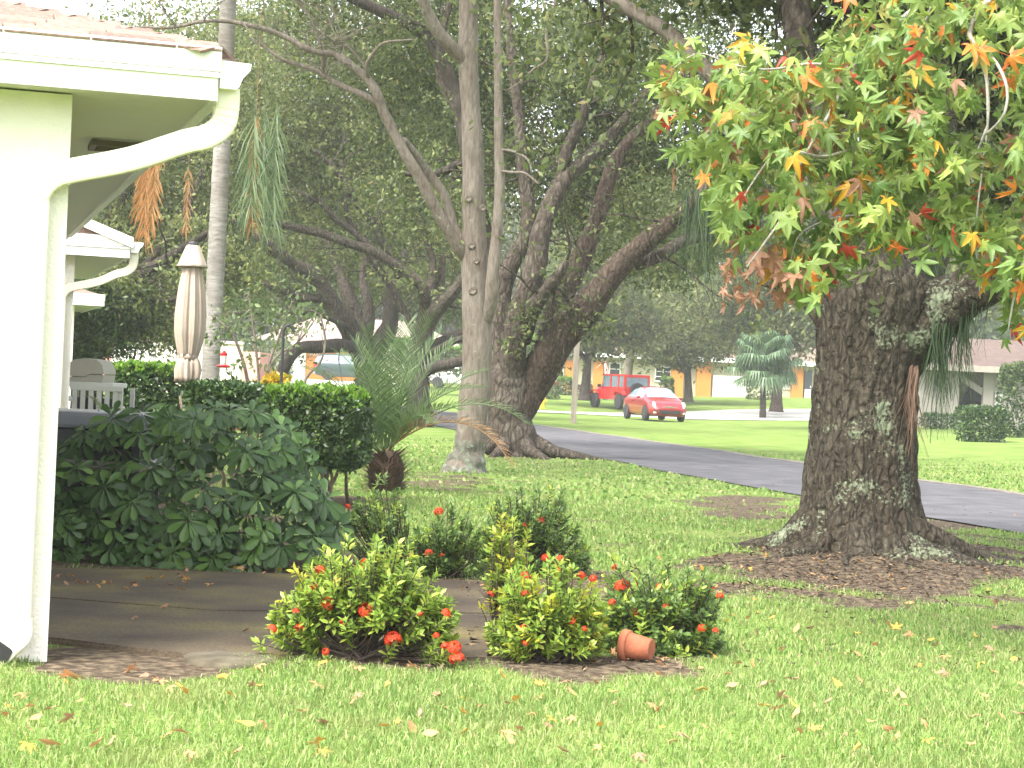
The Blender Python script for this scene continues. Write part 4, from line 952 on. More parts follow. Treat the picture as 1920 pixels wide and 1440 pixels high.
S.append(limb(t, [(872, 480, 13), (860, 463, 13, -.1), (840, 430, 11.5, -.2), (813, 383, 11, -.3), (787, 333, 10.5, -.4), (753, 277, 10, -.5), (722, 215, 9.5, -.6), (705, 172, 8.5, -.7), (686, 146, 8, -.7), (650, 115, 7, -.8), (624, 101, 6.5, -.8), (598, 99, 6, -.9), (569, 88, 6, -1), (546, 75, 5.5, -1), (504, 57, 5, -1.1), (465, 47, 4.5, -1.2), (426, 40, 4, -1.2), (380, 40, 3.4, -1.3), (320, 52, 2.6, -1.3), (262, 50, 1.8, -1.3)], YS, bk_pale, 12, seed=32))
S.append(limb(t, [(868, 455, 9), (853, 428, 9, .1), (833, 367, 9, .1), (800, 320, 8.5, 0), (775, 285, 8, -.2), (757, 262, 6, -.4)], YS, bk_pale, 10, seed=33))
S.append(limb(t, [(872, 118, 11), (860, 103, 12, -.1), (827, 67, 12, -.3), (807, 33, 11, -.4), (793, 0, 10.5, -.5), (775, -60, 9, -.6)], YS, bk_pale, 10, seed=34))
S.append(limb(t, [(716, 200, 6, -.6), (686, 180, 6, -.6), (660, 169, 5.5, -.5), (629, 156, 5, -.4), (608, 141, 4.5, -.4), (582, 128, 4, -.4), (541, 117, 3.5, -.4), (499, 91, 3, -.3), (470, 70, 2, -.2)], YS, bk_pale, 8, seed=35))
S.append(limb(t, [(905, 620, 9), (920, 570, 12.5, -.2), (923, 523, 12, -.3), (930, 457, 11, -.3), (933, 420, 10, -.3), (937, 333, 10, -.3), (935, 267, 8.5, -.3), (934, 167, 8, -.3), (933, 67, 7.5, -.3), (932, -20, 6.5, -.3)], YS, bk_pale, 10, seed=36))
S.append(limb(t, [(690, 150, 4, -.7), (688, 122, 4, -.9), (700, 100, 3, -1), (722, 80, 2.6, -1.1), (775, 74, 1.6, -1.2)], YS, bk_pale, 6, seed=37))
S.append(limb(t, [(690, 135, 3, -.7), (660, 95, 3, -.8), (630, 78, 2.6, -.9), (610, 66, 2, -1)], YS, bk_pale, 6, seed=38))
S.append(limb(t, [(605, 138, 4, -.4), (606, 110, 4, -.5), (600, 80, 3.5, -.6), (585, 40, 3, -.7), (568, 12, 2.4, -.7), (560, -20, 2, -.7)], YS, bk_pale, 6, seed=39))
S.append(limb(t, [(936, 320, 3, -.3), (960, 323, 2.6, -.5), (985, 325, 2.2, -.6), (1010, 345, 1.8, -.7)], YS, bk_pale, 6, seed=40))
S.append(limb(t, [(936, 280, 3, -.3), (965, 285, 2.8, -.4), (990, 300, 2.4, -.5), (998, 325, 1.6, -.5)], YS, bk_pale, 6, seed=41))
S.append(limb(t, [(1044, -20, 3, -1), (1040, 10, 3, -1), (1025, 60, 2.8, -1), (1026, 110, 2.4, -1), (1000, 130, 2, -1), (980, 150, 1.6, -1), (950, 170, 1.2, -1)], YS, bk_pale, 6, seed=42))
tp = twigs(t, [S[0], S[3], S[7], S[6]], bk_pale, 46, .55, .012, 44, 2, lo=.45)
tp2 = twigs(t, [S[4], (tr[0][40:], tr[1][40:])], bk_pale, 16, .35, .010, 46, 1)
for k, (x, y, r) in enumerate([(884, 460, 8), (886, 545, 9), (893, 490, 6), (905, 390, 7), (878, 372, 8)]):   # branch scars
    q = P(x, y, YS - .2); o = MB().lathe([(.001, -.02), (r / 130, 0), (r / 170, .02), (r / 260, .012), (.001, .008)], 10).build('branch_scar', bk_pale, t, smooth=True, world=True, loc=None)
    o.matrix_parent_inverse = Matrix.Translation(t.location).inverted(); o.location = q; o.rotation_euler = (math.radians(90), 0, 0)
crown(t, [(Vector((-2.5, 23, 10.6)), (6, 5.5, 1.6), 1)], 700, 30, .14, .3, oakleaf2, 49)  # unseen foliage added overhead, placed sunward to shade the middle of the lawn
crown(t, [blob(980, 60, YS - .6, 110, .8, 120, 1)], 20, 6, .13, .3, oakleaf2, 47, tp2[::4], .6, 3, 'leaves')

# ------------------------------------------------------------------ dark oaks further left (53 m, 62 m)
YA = 53
base = P(790, 800, YA); t = thing('oak_tree', 'dark oak with low horizontal limbs just left of the slender grey tree', 'tree', ground(base.x, YA))
S = []
limb(t, [(786, 815, 32), (785, 790, 27), (783, 740, 24), (782, 700, 23), (788, 655, 24), (795, 615, 20), (800, 580, 15)], YA, bk_dark, 14, 'trunk', .1, 51)
for k, px in enumerate([
    [(790, 700, 12), (815, 688, 11, -.5), (845, 682, 10, -.8), (880, 672, 9, -1), (930, 650, 7, -1.2)], [(795, 660, 10), (815, 645, 9, .4), (845, 632, 8.5, .6), (880, 618, 8, .8), (930, 600, 6, 1)], [(795, 668, 7), (820, 655, 7, -.5), (850, 640, 6.5, -.6), (885, 628, 6, -.6)],
    [(795, 625, 15), (812, 590, 15, -.4), (830, 570, 13, -.6), (857, 540, 11, -.8), (880, 505, 9, -1), (915, 440, 7, -1)],
    [(797, 600, 13), (795, 550, 11, -.6), (785, 530, 10, -.7), (740, 497, 9.5, -.9), (697, 470, 9, -1.2), (655, 457, 8.5, -1.4), (608, 440, 8, -1.6), (554, 427, 7, -1.8), (490, 415, 6, -2), (430, 402, 5.5, -2.2), (370, 400, 4, -2.4)],
    [(782, 625, 9), (765, 600, 8, .2), (733, 538, 7.5, .2), (702, 492, 7, 0), (671, 440, 6, -.2), (650, 400, 5.5, -.3), (648, 345, 5, -.4), (640, 300, 4, -.5)],
    [(745, 520, 7), (738, 490, 8, .3), (715, 450, 8, .3), (706, 425, 7.5, .3), (680, 395, 8, .2), (655, 360, 8, 0), (630, 320, 6, -.2), (590, 280, 4, -.3)],
    [(708, 430, 5, .3), (713, 395, 5.5, .4), (706, 365, 5, .5), (698, 340, 4, .6)],
    [(700, 465, 5, -.8), (650, 425, 6, -.9), (626, 408, 6, -1), (608, 385, 6.5, -1), (587, 371, 5, -1), (546, 357, 4, -1), (500, 350, 3, -1)],
    [(800, 560, 9), (812, 500, 8, .6), (800, 450, 7, .6), (785, 405, 6, .5), (770, 360, 5, .5)], [(803, 575, 11), (823, 540, 10, .8), (830, 490, 7, 1), (833, 470, 3, 1)]]):
    S.append(limb(t, px, YA, bk_oak if k > 2 else bk_dark, 9, seed=52 + k))
tp = twigs(t, S[3:], bk_oak, 50, 1.3, .025, 56, 2)[::6]
bl = [blob(620, 300, YA + 6, 300, 2, 120, 1.4), blob(560, 190, YA + 4, 330, 2, 150, 1.6), blob(760, 230, YA + 6, 220, 2, 190, 1.2), blob(480, 440, YA + 15, 170, 2, 110, .8), blob(660, 90, YA + 3, 380, 3, 170, 1.6), blob(740, 400, YA + 16, 160, 2, 170, 1.0)]
crown(t, bl, 2500, 40, .15, .36, oakleaf2, 61, tp, .5, 12)
YB = 64
base = P(684, 790, YB); t = thing('oak_tree', 'thick dark oak forking low above the green minivan', 'tree', ground(base.x, YB))
limb(t, [(690, 800, 26), (686, 760, 22), (683, 700, 19), (682, 665, 20), (684, 645, 26)], YB, bk_dark, 14, 'trunk', .1, 71); S = []
for k, px in enumerate([
    [(690, 670, 20), (715, 640, 19), (730, 610, 17), (733, 575, 14), (745, 530, 10, .3), (760, 470, 7, .6)], [(678, 668, 20), (662, 635, 20), (648, 605, 19, -.3), (619, 565, 17, -.6), (587, 517, 15, -.9), (546, 492, 11, -1.2), (520, 472, 8, -1.5), (480, 440, 5, -1.8)],
    [(682, 655, 17), (672, 610, 16, .5), (655, 560, 14, .7), (640, 520, 11, .8), (620, 470, 8, 1), (590, 400, 5, 1.2)], [(680, 650, 13), (690, 610, 13, 0), (690, 570, 10, .1), (680, 520, 8, .3), (690, 460, 6, .5)],
    [(668, 650, 13), (640, 648, 13, -1), (600, 650, 12, -1.5), (565, 652, 11.5, -1.8), (545, 668, 11, -2), (528, 700, 11.5, -2), (522, 740, 12, -2), (520, 785, 13, -2)],
    [(612, 560, 8, -.6), (570, 560, 9, -1), (520, 540, 9, -1.2), (480, 530, 8, -1.5), (445, 520, 6, -1.8)], [(545, 490, 7, -1.2), (510, 470, 8, -1.4), (470, 440, 7, -1.6), (430, 410, 6, -1.8)],
    [(655, 615, 6, -1), (600, 590, 5, -1.5), (540, 585, 4.5, -2), (470, 585, 4.5, -2), (430, 588, 4, -2)]]):
    S.append(limb(t, px, YB, bk_dark if k in (0, 4, 7) else bk_oak, 9, seed=72 + k))
tp = twigs(t, S[:4] + S[5:7], bk_oak, 36, 1.5, .03, 76, 2)[::8]
bl = [blob(560, 380, YB + 7, 300, 2, 160, 1.5), blob(470, 520, YB + 11, 150, 2, 70, .8), blob(740, 440, YB + 9, 200, 2, 130, 1.0), blob(560, 200, YB + 6, 420, 3, 170, 1.5), blob(800, 540, YB + 12, 120, 1.5, 60, .5)]
crown(t, bl, 1500, 40, .18, .42, oakleaf, 81, tp, .5, 10)
# oak behind the villas, dark trunk at the left
YC = 47
base = P(150, 800, YC); t = thing('oak_tree', 'dark leaning oak behind the villas, its trunk left of the white panels', 'tree', ground(base.x, YC)); S = []
limb(t, [(158, 835, 36), (160, 780, 32), (163, 700, 30), (170, 640, 30), (178, 590, 26), (188, 560, 22)], YC, bk_dark, 14, 'trunk', .1, 91)
for k, px in enumerate([[(180, 600, 20), (210, 560, 18), (260, 520, 14, -.5), (320, 480, 9, -1), (400, 430, 6, -1.5)], [(180, 590, 18), (175, 520, 15), (190, 440, 12, .5), (240, 360, 9, 1), (300, 250, 6, 1.2)], [(175, 540, 6, -1), (215, 545, 6, -1.2), (265, 560, 5, -1.4), (330, 562, 4, -1.6)], [(250, 530, 9), (330, 420, 8, .5), (390, 300, 7, 1), (420, 180, 6, 1.4), (410, 60, 5, 2)]]):
    S.append(limb(t, px, YC, bk_dark if k != 3 else bk_oak, 9, seed=92 + k))
tp = twigs(t, S, bk_dark, 40, 1.6, .03, 96, 2)[::3]
bl = [blob(250, 350, YC + 2, 190, 2.5, 160, 1.4), blob(330, 480, YC + 3, 150, 2, 90, 1.0), blob(260, 590, YC + 1, 110, 1.6, 60, .7), blob(330, 150, YC + 3, 260, 3, 140, 1.3), blob(130, 560, YC, 90, 2, 100, .7)]
crown(t, bl, 1500, 40, .13, .33, oakleaf2, 101, tp, .45)
crown(t, [blob(180, 590, YC - 1.5, 60, 1.2, 90, 1), blob(230, 560, YC - 1, 70, 1, 40, .6), blob(140, 640, YC - 1.5, 50, 1.2, 110, .7)], 260, 40, .12, .3, darkleaf, 103, name='crown')

# ------------------------------------------------------------------ the big oak at the right (15 m)
YO = 15.1; base = ground(*OAK)
t = thing('oak_tree', 'massive lichen-spotted oak trunk with buttress roots at the right', 'tree', base)
def big_trunk():
    prof = [(1090, 1625, 150), (1062, 1622, 128), (1040, 1618, 118), (1000, 1617, 112), (950, 1615, 103), (900, 1614, 98.5), (850, 1617, 96), (800, 1619, 94), (740, 1621, 92.5), (690, 1625, 92), (650, 1628, 94), (610, 1632, 99), (570, 1640, 104), (530, 1640, 100), (490, 1625, 80), (450, 1610, 60)]
    pts, rad = spline([(P(x, y, YO + .35), r / F * YO) for y, x, r in prof], 7)
    n, seg = len(pts), 96; V = []
    lobes = [(-100, 1.0, 16), (-45, .85, 15), (-140, .8, 15), (-75, .35, 10), (0, .9, 18), (180, .9, 18), (60, .8, 20), (120, .8, 20), (-20, .5, 12), (-165, .55, 12)]
    for i, (p, r) in enumerate(zip(pts, rad)):
        h = max(0, p.z - base.z + .05)
        for k in range(seg):
            a = 2 * math.pi * k / seg; ad = math.degrees(a)
            fl = 0
            for c, s, wd in lobes:
                dd = (ad - c + 180) % 360 - 180; fl += s * math.exp(-(dd / wd) ** 2)
            q = r * (1 + .030 * math.sin(5 * a + h * .8) + .022 * math.sin(9 * a - h * 1.7) + .045 * math.sin(2 * a + 1.1 + h * .6)) + .012 * math.sin(23 * a + 2.3 * math.sin(h * 5 + a * 3)) + .008 * math.sin(41 * a + 3 * math.sin(h * 7 - a * 2))
            q += fl * (.26 * math.exp(-h / .10) + .075 * math.exp(-h / .45)) + .010 * math.sin(31 * a + 4 * math.sin(h * 3.1 + 2 * math.sin(a * 5))) * math.sin(h * 9 + 6 * a)
            V.append((p.x + q * math.cos(a), p.y + q * math.sin(a), p.z))
    Fq = [(i * seg + k, i * seg + (k + 1) % seg, (i + 1) * seg + (k + 1) % seg, (i + 1) * seg + k) for i in range(n - 1) for k in range(seg)]
    return link('trunk', npmesh('trunk', np.array(V), [np.array(Fq)], bk_big, True), t)
wp(big_trunk()); S = []
S.append(limb(t, [(1645, 690, 75, .45), (1690, 635, 74, .35), (1738, 595, 62, .25), (1792, 560, 52, .15), (1850, 528, 45, .05), (1920, 485, 38, -.1), (2010, 425, 30, -.2), (2120, 340, 20, -.3)], YO, bk_big, 20, seed=111))
S.append(limb(t, [(1650, 560, 70, .4), (1612, 480, 62, .5), (1580, 390, 52, .6), (1552, 290, 44, .7), (1525, 180, 36, .8), (1500, 70, 30, .9), (1488, -40, 26, 1), (1480, -200, 20, 1.1)], YO, bk_oak, 18, seed=112))
S.append(limb(t, [(1690, 570, 50, .4), (1730, 500, 46, .7), (1755, 430, 40, 1), (1770, 330, 34, 1.2), (1765, 200, 28, 1.4), (1750, 50, 24, 1.5), (1740, -120, 18, 1.6)], YO, bk_big, 18, seed=113))
S.append(limb(t, [(1570, 380, 20, .6), (1500, 300, 20, .9), (1430, 225, 19, 1.2), (1360, 160, 18, 1.4), (1290, 100, 17, 1.6), (1250, 58, 16, 1.7), (1207, 33, 15, 1.8), (1140, -5, 13, 1.9), (1060, -50, 10, 2)], YO, bk_pale, 14, seed=114))
S.append(limb(t, [(1560, 640, 14, .35), (1540, 605, 13, .3), (1522, 580, 11, .3), (1495, 556, 9, .35), (1460, 540, 6, .4), (1420, 530, 4, .4)], YO, bk_oak, 10, seed=115))
S.append(limb(t, [(1530, 160, 14, .8), (1570, 90, 14, 1), (1600, 20, 12, 1.2), (1620, -80, 10, 1.4)], YO, bk_oak, 10, seed=116))
# surface roots
rr = random.Random(8)
for k, (a0, L, r) in enumerate([(-172, .4, .09), (-150, .45, .08), (-62, .5, .08), (-32, .8, .10), (-12, .7, .10), (8, 1.1, .15), (35, 1.3, .14), (140, 1.0, .15), (160, .75, .16), (-75, 1.2, .035), (-105, 1.3, .03), (-45, 1.7, .035), (-140, 1.5, .035), (-20, 1.9, .03)]):
    a = math.radians(a0); d = Vector((math.cos(a), math.sin(a) * .8, 0)); pts, rad = [], []
    for i in range(9):
        s = i / 8; q = base + Vector((0, .12, 0)) + d * (.34 + L * s) + Vector((-d.y, d.x, 0)) * (.10 * math.sin(s * 5 + k) * s)
        q.z = float(tz(q.x, q.y)) + (.22 if a0 > 0 else .09 if r > .06 else .01) * (1 - s) ** 3 + .012 * math.sin(s * 9 + k) - .02 * s; pts.append(q); rad.append(r * (1 - .8 * s) + .008)
    MB().tube(pts, rad, 9, wob=.14, seed=k).build('root', bk_big, t, smooth=True, world=True)
tp = twigs(t, S[1:4] + S[5:], bk_oak, 40, .8, .02, 117, 2, lo=.4)
bl = [(Vector((2.2, 12.5, 8.2)), (4.5, 3.5, 1.2), 1.3), (Vector((-2.0, 12.5, 9.2)), (4.5, 4, 1.2), 1.6), blob(1560, -90, YO + 1.6, 420, 1.2, 110, 1.2), blob(1850, -20, YO + 2.5, 200, .8, 160, 1), blob(1840, 250, YO + 2.8, 130, .4, 160, .8), blob(1640, 120, YO + 2.6, 130, .5, 110, .5)]  # first two blobs: unseen canopy added above to shade the trunk and lawn
crown(t, bl, 1900, 34, .1, .18, oakleaf, 121, tp[::3], .5, 12)
# hanging strands on the limbs
strand = LM('strand_green', [(0, (.02, .045, .015)), (.6, (.05, .09, .035)), (1, (.11, .16, .07))], .25, .5)
def strands(label, spots, seed, mat=strand, name='hanging_strands'):
    rg = random.Random(seed); m = MB(); q0 = P(*spots[0][:3])
    tt = thing(name, label, 'epiphyte', q0)
    for x, y, Y, w_, L, n in spots:
        for _ in range(n):
            p = P(x + rg.uniform(-w_, w_), y + rg.uniform(-6, 6), Y + rg.uniform(-.12, .12)); l = L / F * Y * rg.uniform(.45, 1.05); k = 6; dx, dy = rg.gauss(0, .05), rg.gauss(0, .05)
            ww = rg.uniform(.0025, .006); a = rg.random() * 3.14; side = Vector((math.cos(a), math.sin(a), 0)) * ww
            vs = []
            for i in range(k + 1):
                s = i / k; q = p + Vector((dx * s * s * 1.5 + .012 * math.sin(s * 6 + a), dy * s, -l * s)); vs += [q - side * (1 - s * .7), q + side * (1 - s * .7)]
            m.add(vs, [(2 * i, 2 * i + 1, 2 * i + 3, 2 * i + 2) for i in range(k)])
    o = m.build('strands', mat, tt, world=True); tag(o, kind='stuff')
strands('long green strands hanging from the right limb of the big oak', [(1785, 585, 15.2, 38, 180, 170), (1770, 610, 15.2, 16, 210, 60), (1830, 560, 15.1, 30, 120, 40)], 1)
strands('green needle-like strands hanging left of the big oak under the star leaves', [(1318, 360, 15.6, 36, 200, 90), (1395, 400, 15.6, 30, 200, 40)], 2)
strands('dark fern-like strands in the fork above the big oak trunk', [(1745, 470, 15.4, 26, 90, 60)], 3)
strands('reddish-brown dangling strands along the right side of the big trunk', [(1713, 690, 15.0, 8, 190, 40)], 4, LM('strand_brown', [(0, (.1, .055, .035)), (1, (.22, .14, .09))], .2, .7))

# ------------------------------------------------------------------ background trees
rr = random.Random(5)
def far_tree(name, label, x, ytop, ybase, Y, tr_px, mat, bmat, wide, n, size, seed, lean=0, kind='tree', ycr=None):
    base = P(x, ybase, Y); base.z = float(tz(base.x, Y)); t = thing(name, label, kind, base)
    yc = ycr if ycr else ybase - 70
    limb(t, [(x, ybase + 6, tr_px * 1.5), (x + 1, ybase - 12, tr_px), (x + 2 + lean * .4, yc + 10, tr_px * .8), (x + lean, yc - 30, tr_px * .55)], Y, bmat, 10, 'trunk', .08, seed)
    r2 = random.Random(seed); S = []
    for k in range(5):
        dx = r2.uniform(-.8, .8) * wide
        S.append(limb(t, [(x + 2 + lean * .4, yc + 12, tr_px * .6), (x + lean * .6 + dx * .4, yc - 30, tr_px * .45, r2.uniform(-1, 1)), (x + lean + dx, yc - 60 - r2.random() * 60, tr_px * .2, r2.uniform(-2, 2))], Y, bmat, 6, seed=seed + k))
    mid = (ytop + yc) / 2; hgt = (yc - ytop) / 2
    bl = [blob(x + lean, mid, Y, wide * .85, 2.5, hgt, 1.6), blob(x + lean - wide * .5, mid + hgt * .35, Y + .5, wide * .55, 2, hgt * .5, 1), blob(x + lean + wide * .5, mid + hgt * .25, Y - .5, wide * .55, 2, hgt * .55, 1), blob(x + lean + wide * .1, mid - hgt * .5, Y + 1, wide * .6, 2, hgt * .5, .8)]
    crown(t, bl, n, 36, size, size * 2.2, mat, seed)
    return t
g = 'street trees before the far houses'
far_tree('street_tree', 'broad shady tree with brown trunk beside the wooden post', 1096, 480, 745, 104, 9, oakleaf, bk_dark, 120, 430, .3, 201, 10, ycr=668)
far_tree('street_tree', 'leafy tree with forked grey trunk between the orange pillars', 1290, 520, 748, 112, 8, oakleaf2, bk_oak, 100, 420, .26, 202, -8, ycr=690)
far_tree('street_tree', 'tree with thick tan trunk behind the fan palm', 1455, 470, 766, 100, 11, oakleaf, bk_red, 120, 480, .28, 203, 10, ycr=672)
# cut-back pale tree before the far house
bq = P(1180, 715, 114); t = thing('pollarded_tree', 'pale pruned tree with bare forking branches above the red off-road vehicle', 'tree', ground(bq.x, 114))
limb(t, [(1176, 760, 9), (1178, 700, 8.5), (1181, 665, 9), (1184, 650, 8)], 114, bk_pale, 10, 'trunk', .08, 211)
for k, px in enumerate([[(1182, 665, 6), (1165, 640, 6), (1140, 620, 4), (1120, 600, 2)], [(1183, 655, 5), (1180, 635, 5), (1178, 615, 3.5), (1182, 590, 2)], [(1184, 655, 5), (1195, 632, 4.5), (1205, 610, 3), (1212, 585, 2)], [(1184, 652, 4), (1188, 630, 4), (1192, 606, 2.5)], [(1185, 652, 4), (1210, 660, 3.5), (1240, 675, 3), (1265, 690, 2.5), (1285, 700, 2)]]): limb(t, px, 114, bk_pale, 7, seed=212 + k)
crown(t, [blob(1165, 590, 114, 60, 1.5, 40, 1), blob(1215, 600, 115, 50, 1.5, 35, 1)], 60, 30, .25, .5, farleaf, 215)
# tree row and woodland behind the houses
spec = [(-120, 300, 150), (40, 280, 140), (230, 330, 118), (420, 300, 150), (560, 340, 142), (700, 300, 150), (840, 320, 146), (960, 300, 152), (1090, 330, 143), (1230, 300, 150), (1370, 330, 144), (1510, 310, 150), (1660, 330, 145), (1800, 320, 125), (1960, 320, 120), (2120, 300, 130)]
for k, (x, yt, Y) in enumerate(spec):
    far_tree('background_tree', 'tall green tree in the row behind the far houses, %s' % ['at the far left edge', 'behind the cream villas', 'above the salmon house', 'above the boundary wall', 'above the orange fronted bungalow', 'behind the thick dark oak', 'behind the slender grey tree', 'behind the many-stemmed oak', 'above the striped flag', 'above the red sedan', 'above the leafy forked street tree', 'behind the fan palm', 'behind the massive trunk', 'above the carport roof', 'by the right edge', 'beyond the right edge'][k], x, yt - 60, 720, Y, 10, [farleaf, oakleaf, farleaf, oakleaf2][k % 4], bk_dark, 120, 260, .42, 230 + 3 * k, ycr=640)
V, Fs = clumps([(Vector((x, 165 + 8 * math.sin(x), 8)), (9, 5, 8), 1) for x in range(-75, 95, 11)], 2600, 30, .8, 1.4, .3, seed=290)
tag(link('distant_woodland', npmesh('distant_woodland', V, Fs, farleaf)), 'distant green woodland closing the view behind the row of trees', 'woodland', kind='stuff')
# mid-distance hanging canopy on the right side, behind the big oak
far_tree('shade_oak', 'shady oak with drooping foliage between the red sedan and the massive trunk', 1640, 120, 790, 70, 6, oakleaf, bk_dark, 190, 700, .2, 301, -170, ycr=520)
far_tree('shade_oak', 'shady oak standing right of the carport house, foliage reaching over its roof', 1990, 100, 800, 66, 14, oakleaf2, bk_dark, 190, 600, .2, 305, -60, ycr=600)
far_tree('shade_oak', 'leafy oak filling the gap right of the many-stemmed oak', 1010, 300, 742, 96, 7, oakleaf2, bk_dark, 170, 520, .24, 309, 190, ycr=540)
# ------------------------------------------------------------------ palms
palmg = LM('palm_leaf', [(0, (.06, .11, .04)), (.5, (.10, .165, .06)), (1, (.17, .23, .09))], .3, .4)
palmd = LM('dry_palm_leaf', [(0, (.24, .13, .05)), (.5, (.36, .2, .09)), (1, (.42, .28, .14))], .3, .7)
palmo = LM('orange_dead_frond', [(0, (.32, .15, .045)), (1, (.45, .25, .1))], .3, .7)
def frond(p, d, L, droop, nl, ll, lw, mat, parent, name='frond', vdir=None, k=14, hang=0.0, w0=.012, sweep=.7, mid=.45, tipd=0):
    """feather palm frond: arching midrib with leaflets on both sides"""
    d = Vector(d).normalized(); pts = [Vector(p)]; dd = d.copy()
    for i in range(k):
        dd = (dd + Vector((0, 0, -droop / k * (.4 + 1.4 * i / k)))).normalized(); pts.append(pts[-1] + dd * (L / k))
    m = MB(); m.tube(pts, [w0 * (1 - .85 * i / k) + .0015 for i in range(k + 1)], 5, cap=False)
    for j in range(nl):
        s = .16 + .84 * j / (nl - 1); f = s * k; i = min(k - 1, int(f)); q = pts[i].lerp(pts[i + 1], f - i); tn = (pts[i + 1] - pts[i]).normalized()
        side = tn.cross(Vector((0, 0, 1))); side = side.normalized() if side.length > .05 else Vector((1, 0, 0)); upv = side.cross(tn)
        l = ll * (.35 + .65 * math.sin(min(1, (s + .08)) ** .8 * math.pi * .92)) * R.uniform(.9, 1.1)
        for sg in (-1, 1):
            a = side * sg + tn * (sweep + .7 * s) + upv * mid + Vector((R.gauss(0, .08), R.gauss(0, .08), R.gauss(0, .08) - hang)); a.normalize()
            e1 = q + a * l * .5; a2 = (a + Vector((0, 0, -.25 - hang))).normalized(); e2 = e1 + a2 * l * .5
            wv = tn * lw * .5
            m.add([q - wv * .5, q + wv * .5, e1 + wv, e2, e1 - wv], [(0, 1, 2, 4), (4, 2, 3)])
    return m.build(name, mat, parent, world=True)
# feather palm by the hedge (22 m)
YP = 22.2; base = G(722, 922); YP = base.y
t = thing('date_palm', 'young feather palm with shaggy brown stump and arching fronds beside the hedge', 'palm', base)
m = MB(); hgt = .46
prof = [(.17, -.05), (.19, .08), (.205, .2), (.20, .32), (.15, .42), (.06, .47)]
m.lathe(prof, 20, c=tuple(base)); m.build('stump', M('palm_stump', (.06, .035, .022), .95, .4, 12, .6), t, world=True, smooth=True)
m = MB()
for k in range(420):
    a = R.random() * 6.28; z = R.uniform(.0, .44); r = np.interp(z, [0, .2, .44], [.18, .205, .14]); d = Vector((math.cos(a), math.sin(a), R.uniform(.3, .9))).normalized()
    q = base + Vector((math.cos(a) * r * .92, math.sin(a) * r * .92, z)); L = R.uniform(.08, .2); s = Vector((-math.sin(a), math.cos(a), 0)) * .013
    m.add([q - s, q + s, q + d * L + s * .4, q + d * L - s * .4], [(0, 1, 2, 3)])
tag(m.build('leaf_stubs', M('leaf_stub', (.12, .07, .04), .9, .4, 20), t, world=True), kind='stuff')
top = base + Vector((0, 0, .42))
ppx = [((790, 615), 1.0, palmg), ((830, 655), .9, palmg), ((700, 640), .9, palmg), ((655, 670), 1.0, palmg), ((590, 690), 1.1, palmg), ((880, 720), 1.2, palmg), ((975, 770), 1.5, palmg), ((755, 625), .6, palmg), ((620, 850), 1.2, palmg), ((600, 790), 1.2, palmg), ((890, 700), .8, palmg), ((960, 850), 1.9, palmd), ((820, 640), .7, palmg), ((690, 700), .8, palmg), ((800, 780), 1.3, palmg), ((640, 800), 1.1, palmg), ((740, 650), .8, palmg), ((620, 740), 1.1, palmg), ((850, 760), 1.2, palmg), ((675, 655), .8, palmg)]
for k, ((x, y), dr, mt) in enumerate(ppx):
    dy = [-.5, .4, -.3, .6, 0, -.2, -.45, .5, -.7, .3, .6, -.6, .2, -.6, -.9, -.4, -.2, -.3, -.5, .3][k]
    tip = P(x, y, YP + dy); ch = tip - top; L = ch.length * (1.05 + .07 * dr); d0 = (ch.normalized() + Vector((0, 0, dr * .46))).normalized()
    frond(top + Vector((R.gauss(0, .03), R.gauss(0, .03), 0)), d0, L, dr * 1.0, 42, .36, .017, mt, t)
# tall queen palm whose crown is above the picture (27 m)
YQ = 27; qb = P(393, 860, YQ); base = ground(qb.x, YQ)
t = thing('queen_palm', 'tall palm with smooth ringed grey trunk beside the closed umbrella', 'palm', base)
pts, rad = spline([(Vector((base.x, YQ, base.z - .1)), .20), (P(395, 700, YQ), 17 / F * YQ), (P(407, 460, YQ), 16.5 / F * YQ), (P(418, 230, YQ), 15.5 / F * YQ), (P(428, 0, YQ), 15 / F * YQ), (P(446, -420, YQ), 14 / F * YQ)], 30)
qm = bark('ringed_palm_bark', (.21, .2, .175), (.29, .275, .245), (.36, .345, .31), (.45, .44, .4), .66, 12, sc_=5, zst=5)
MB().tube(pts, [r * (1 + .03 * (i % 2)) for i, r in enumerate(rad)], 18, wob=.02, seed=3).build('trunk', qm, t, smooth=True, world=True)
top = pts[-1]
for k in range(15):
    a = k * 2.399 + .4; el = R.uniform(.1, 1.1); frond(top, (math.cos(a), math.sin(a), el), R.uniform(2.8, 3.4), R.uniform(1.4, 2.2), 60, .6, .03, palmg, t, hang=.5, w0=.03, mid=.1)
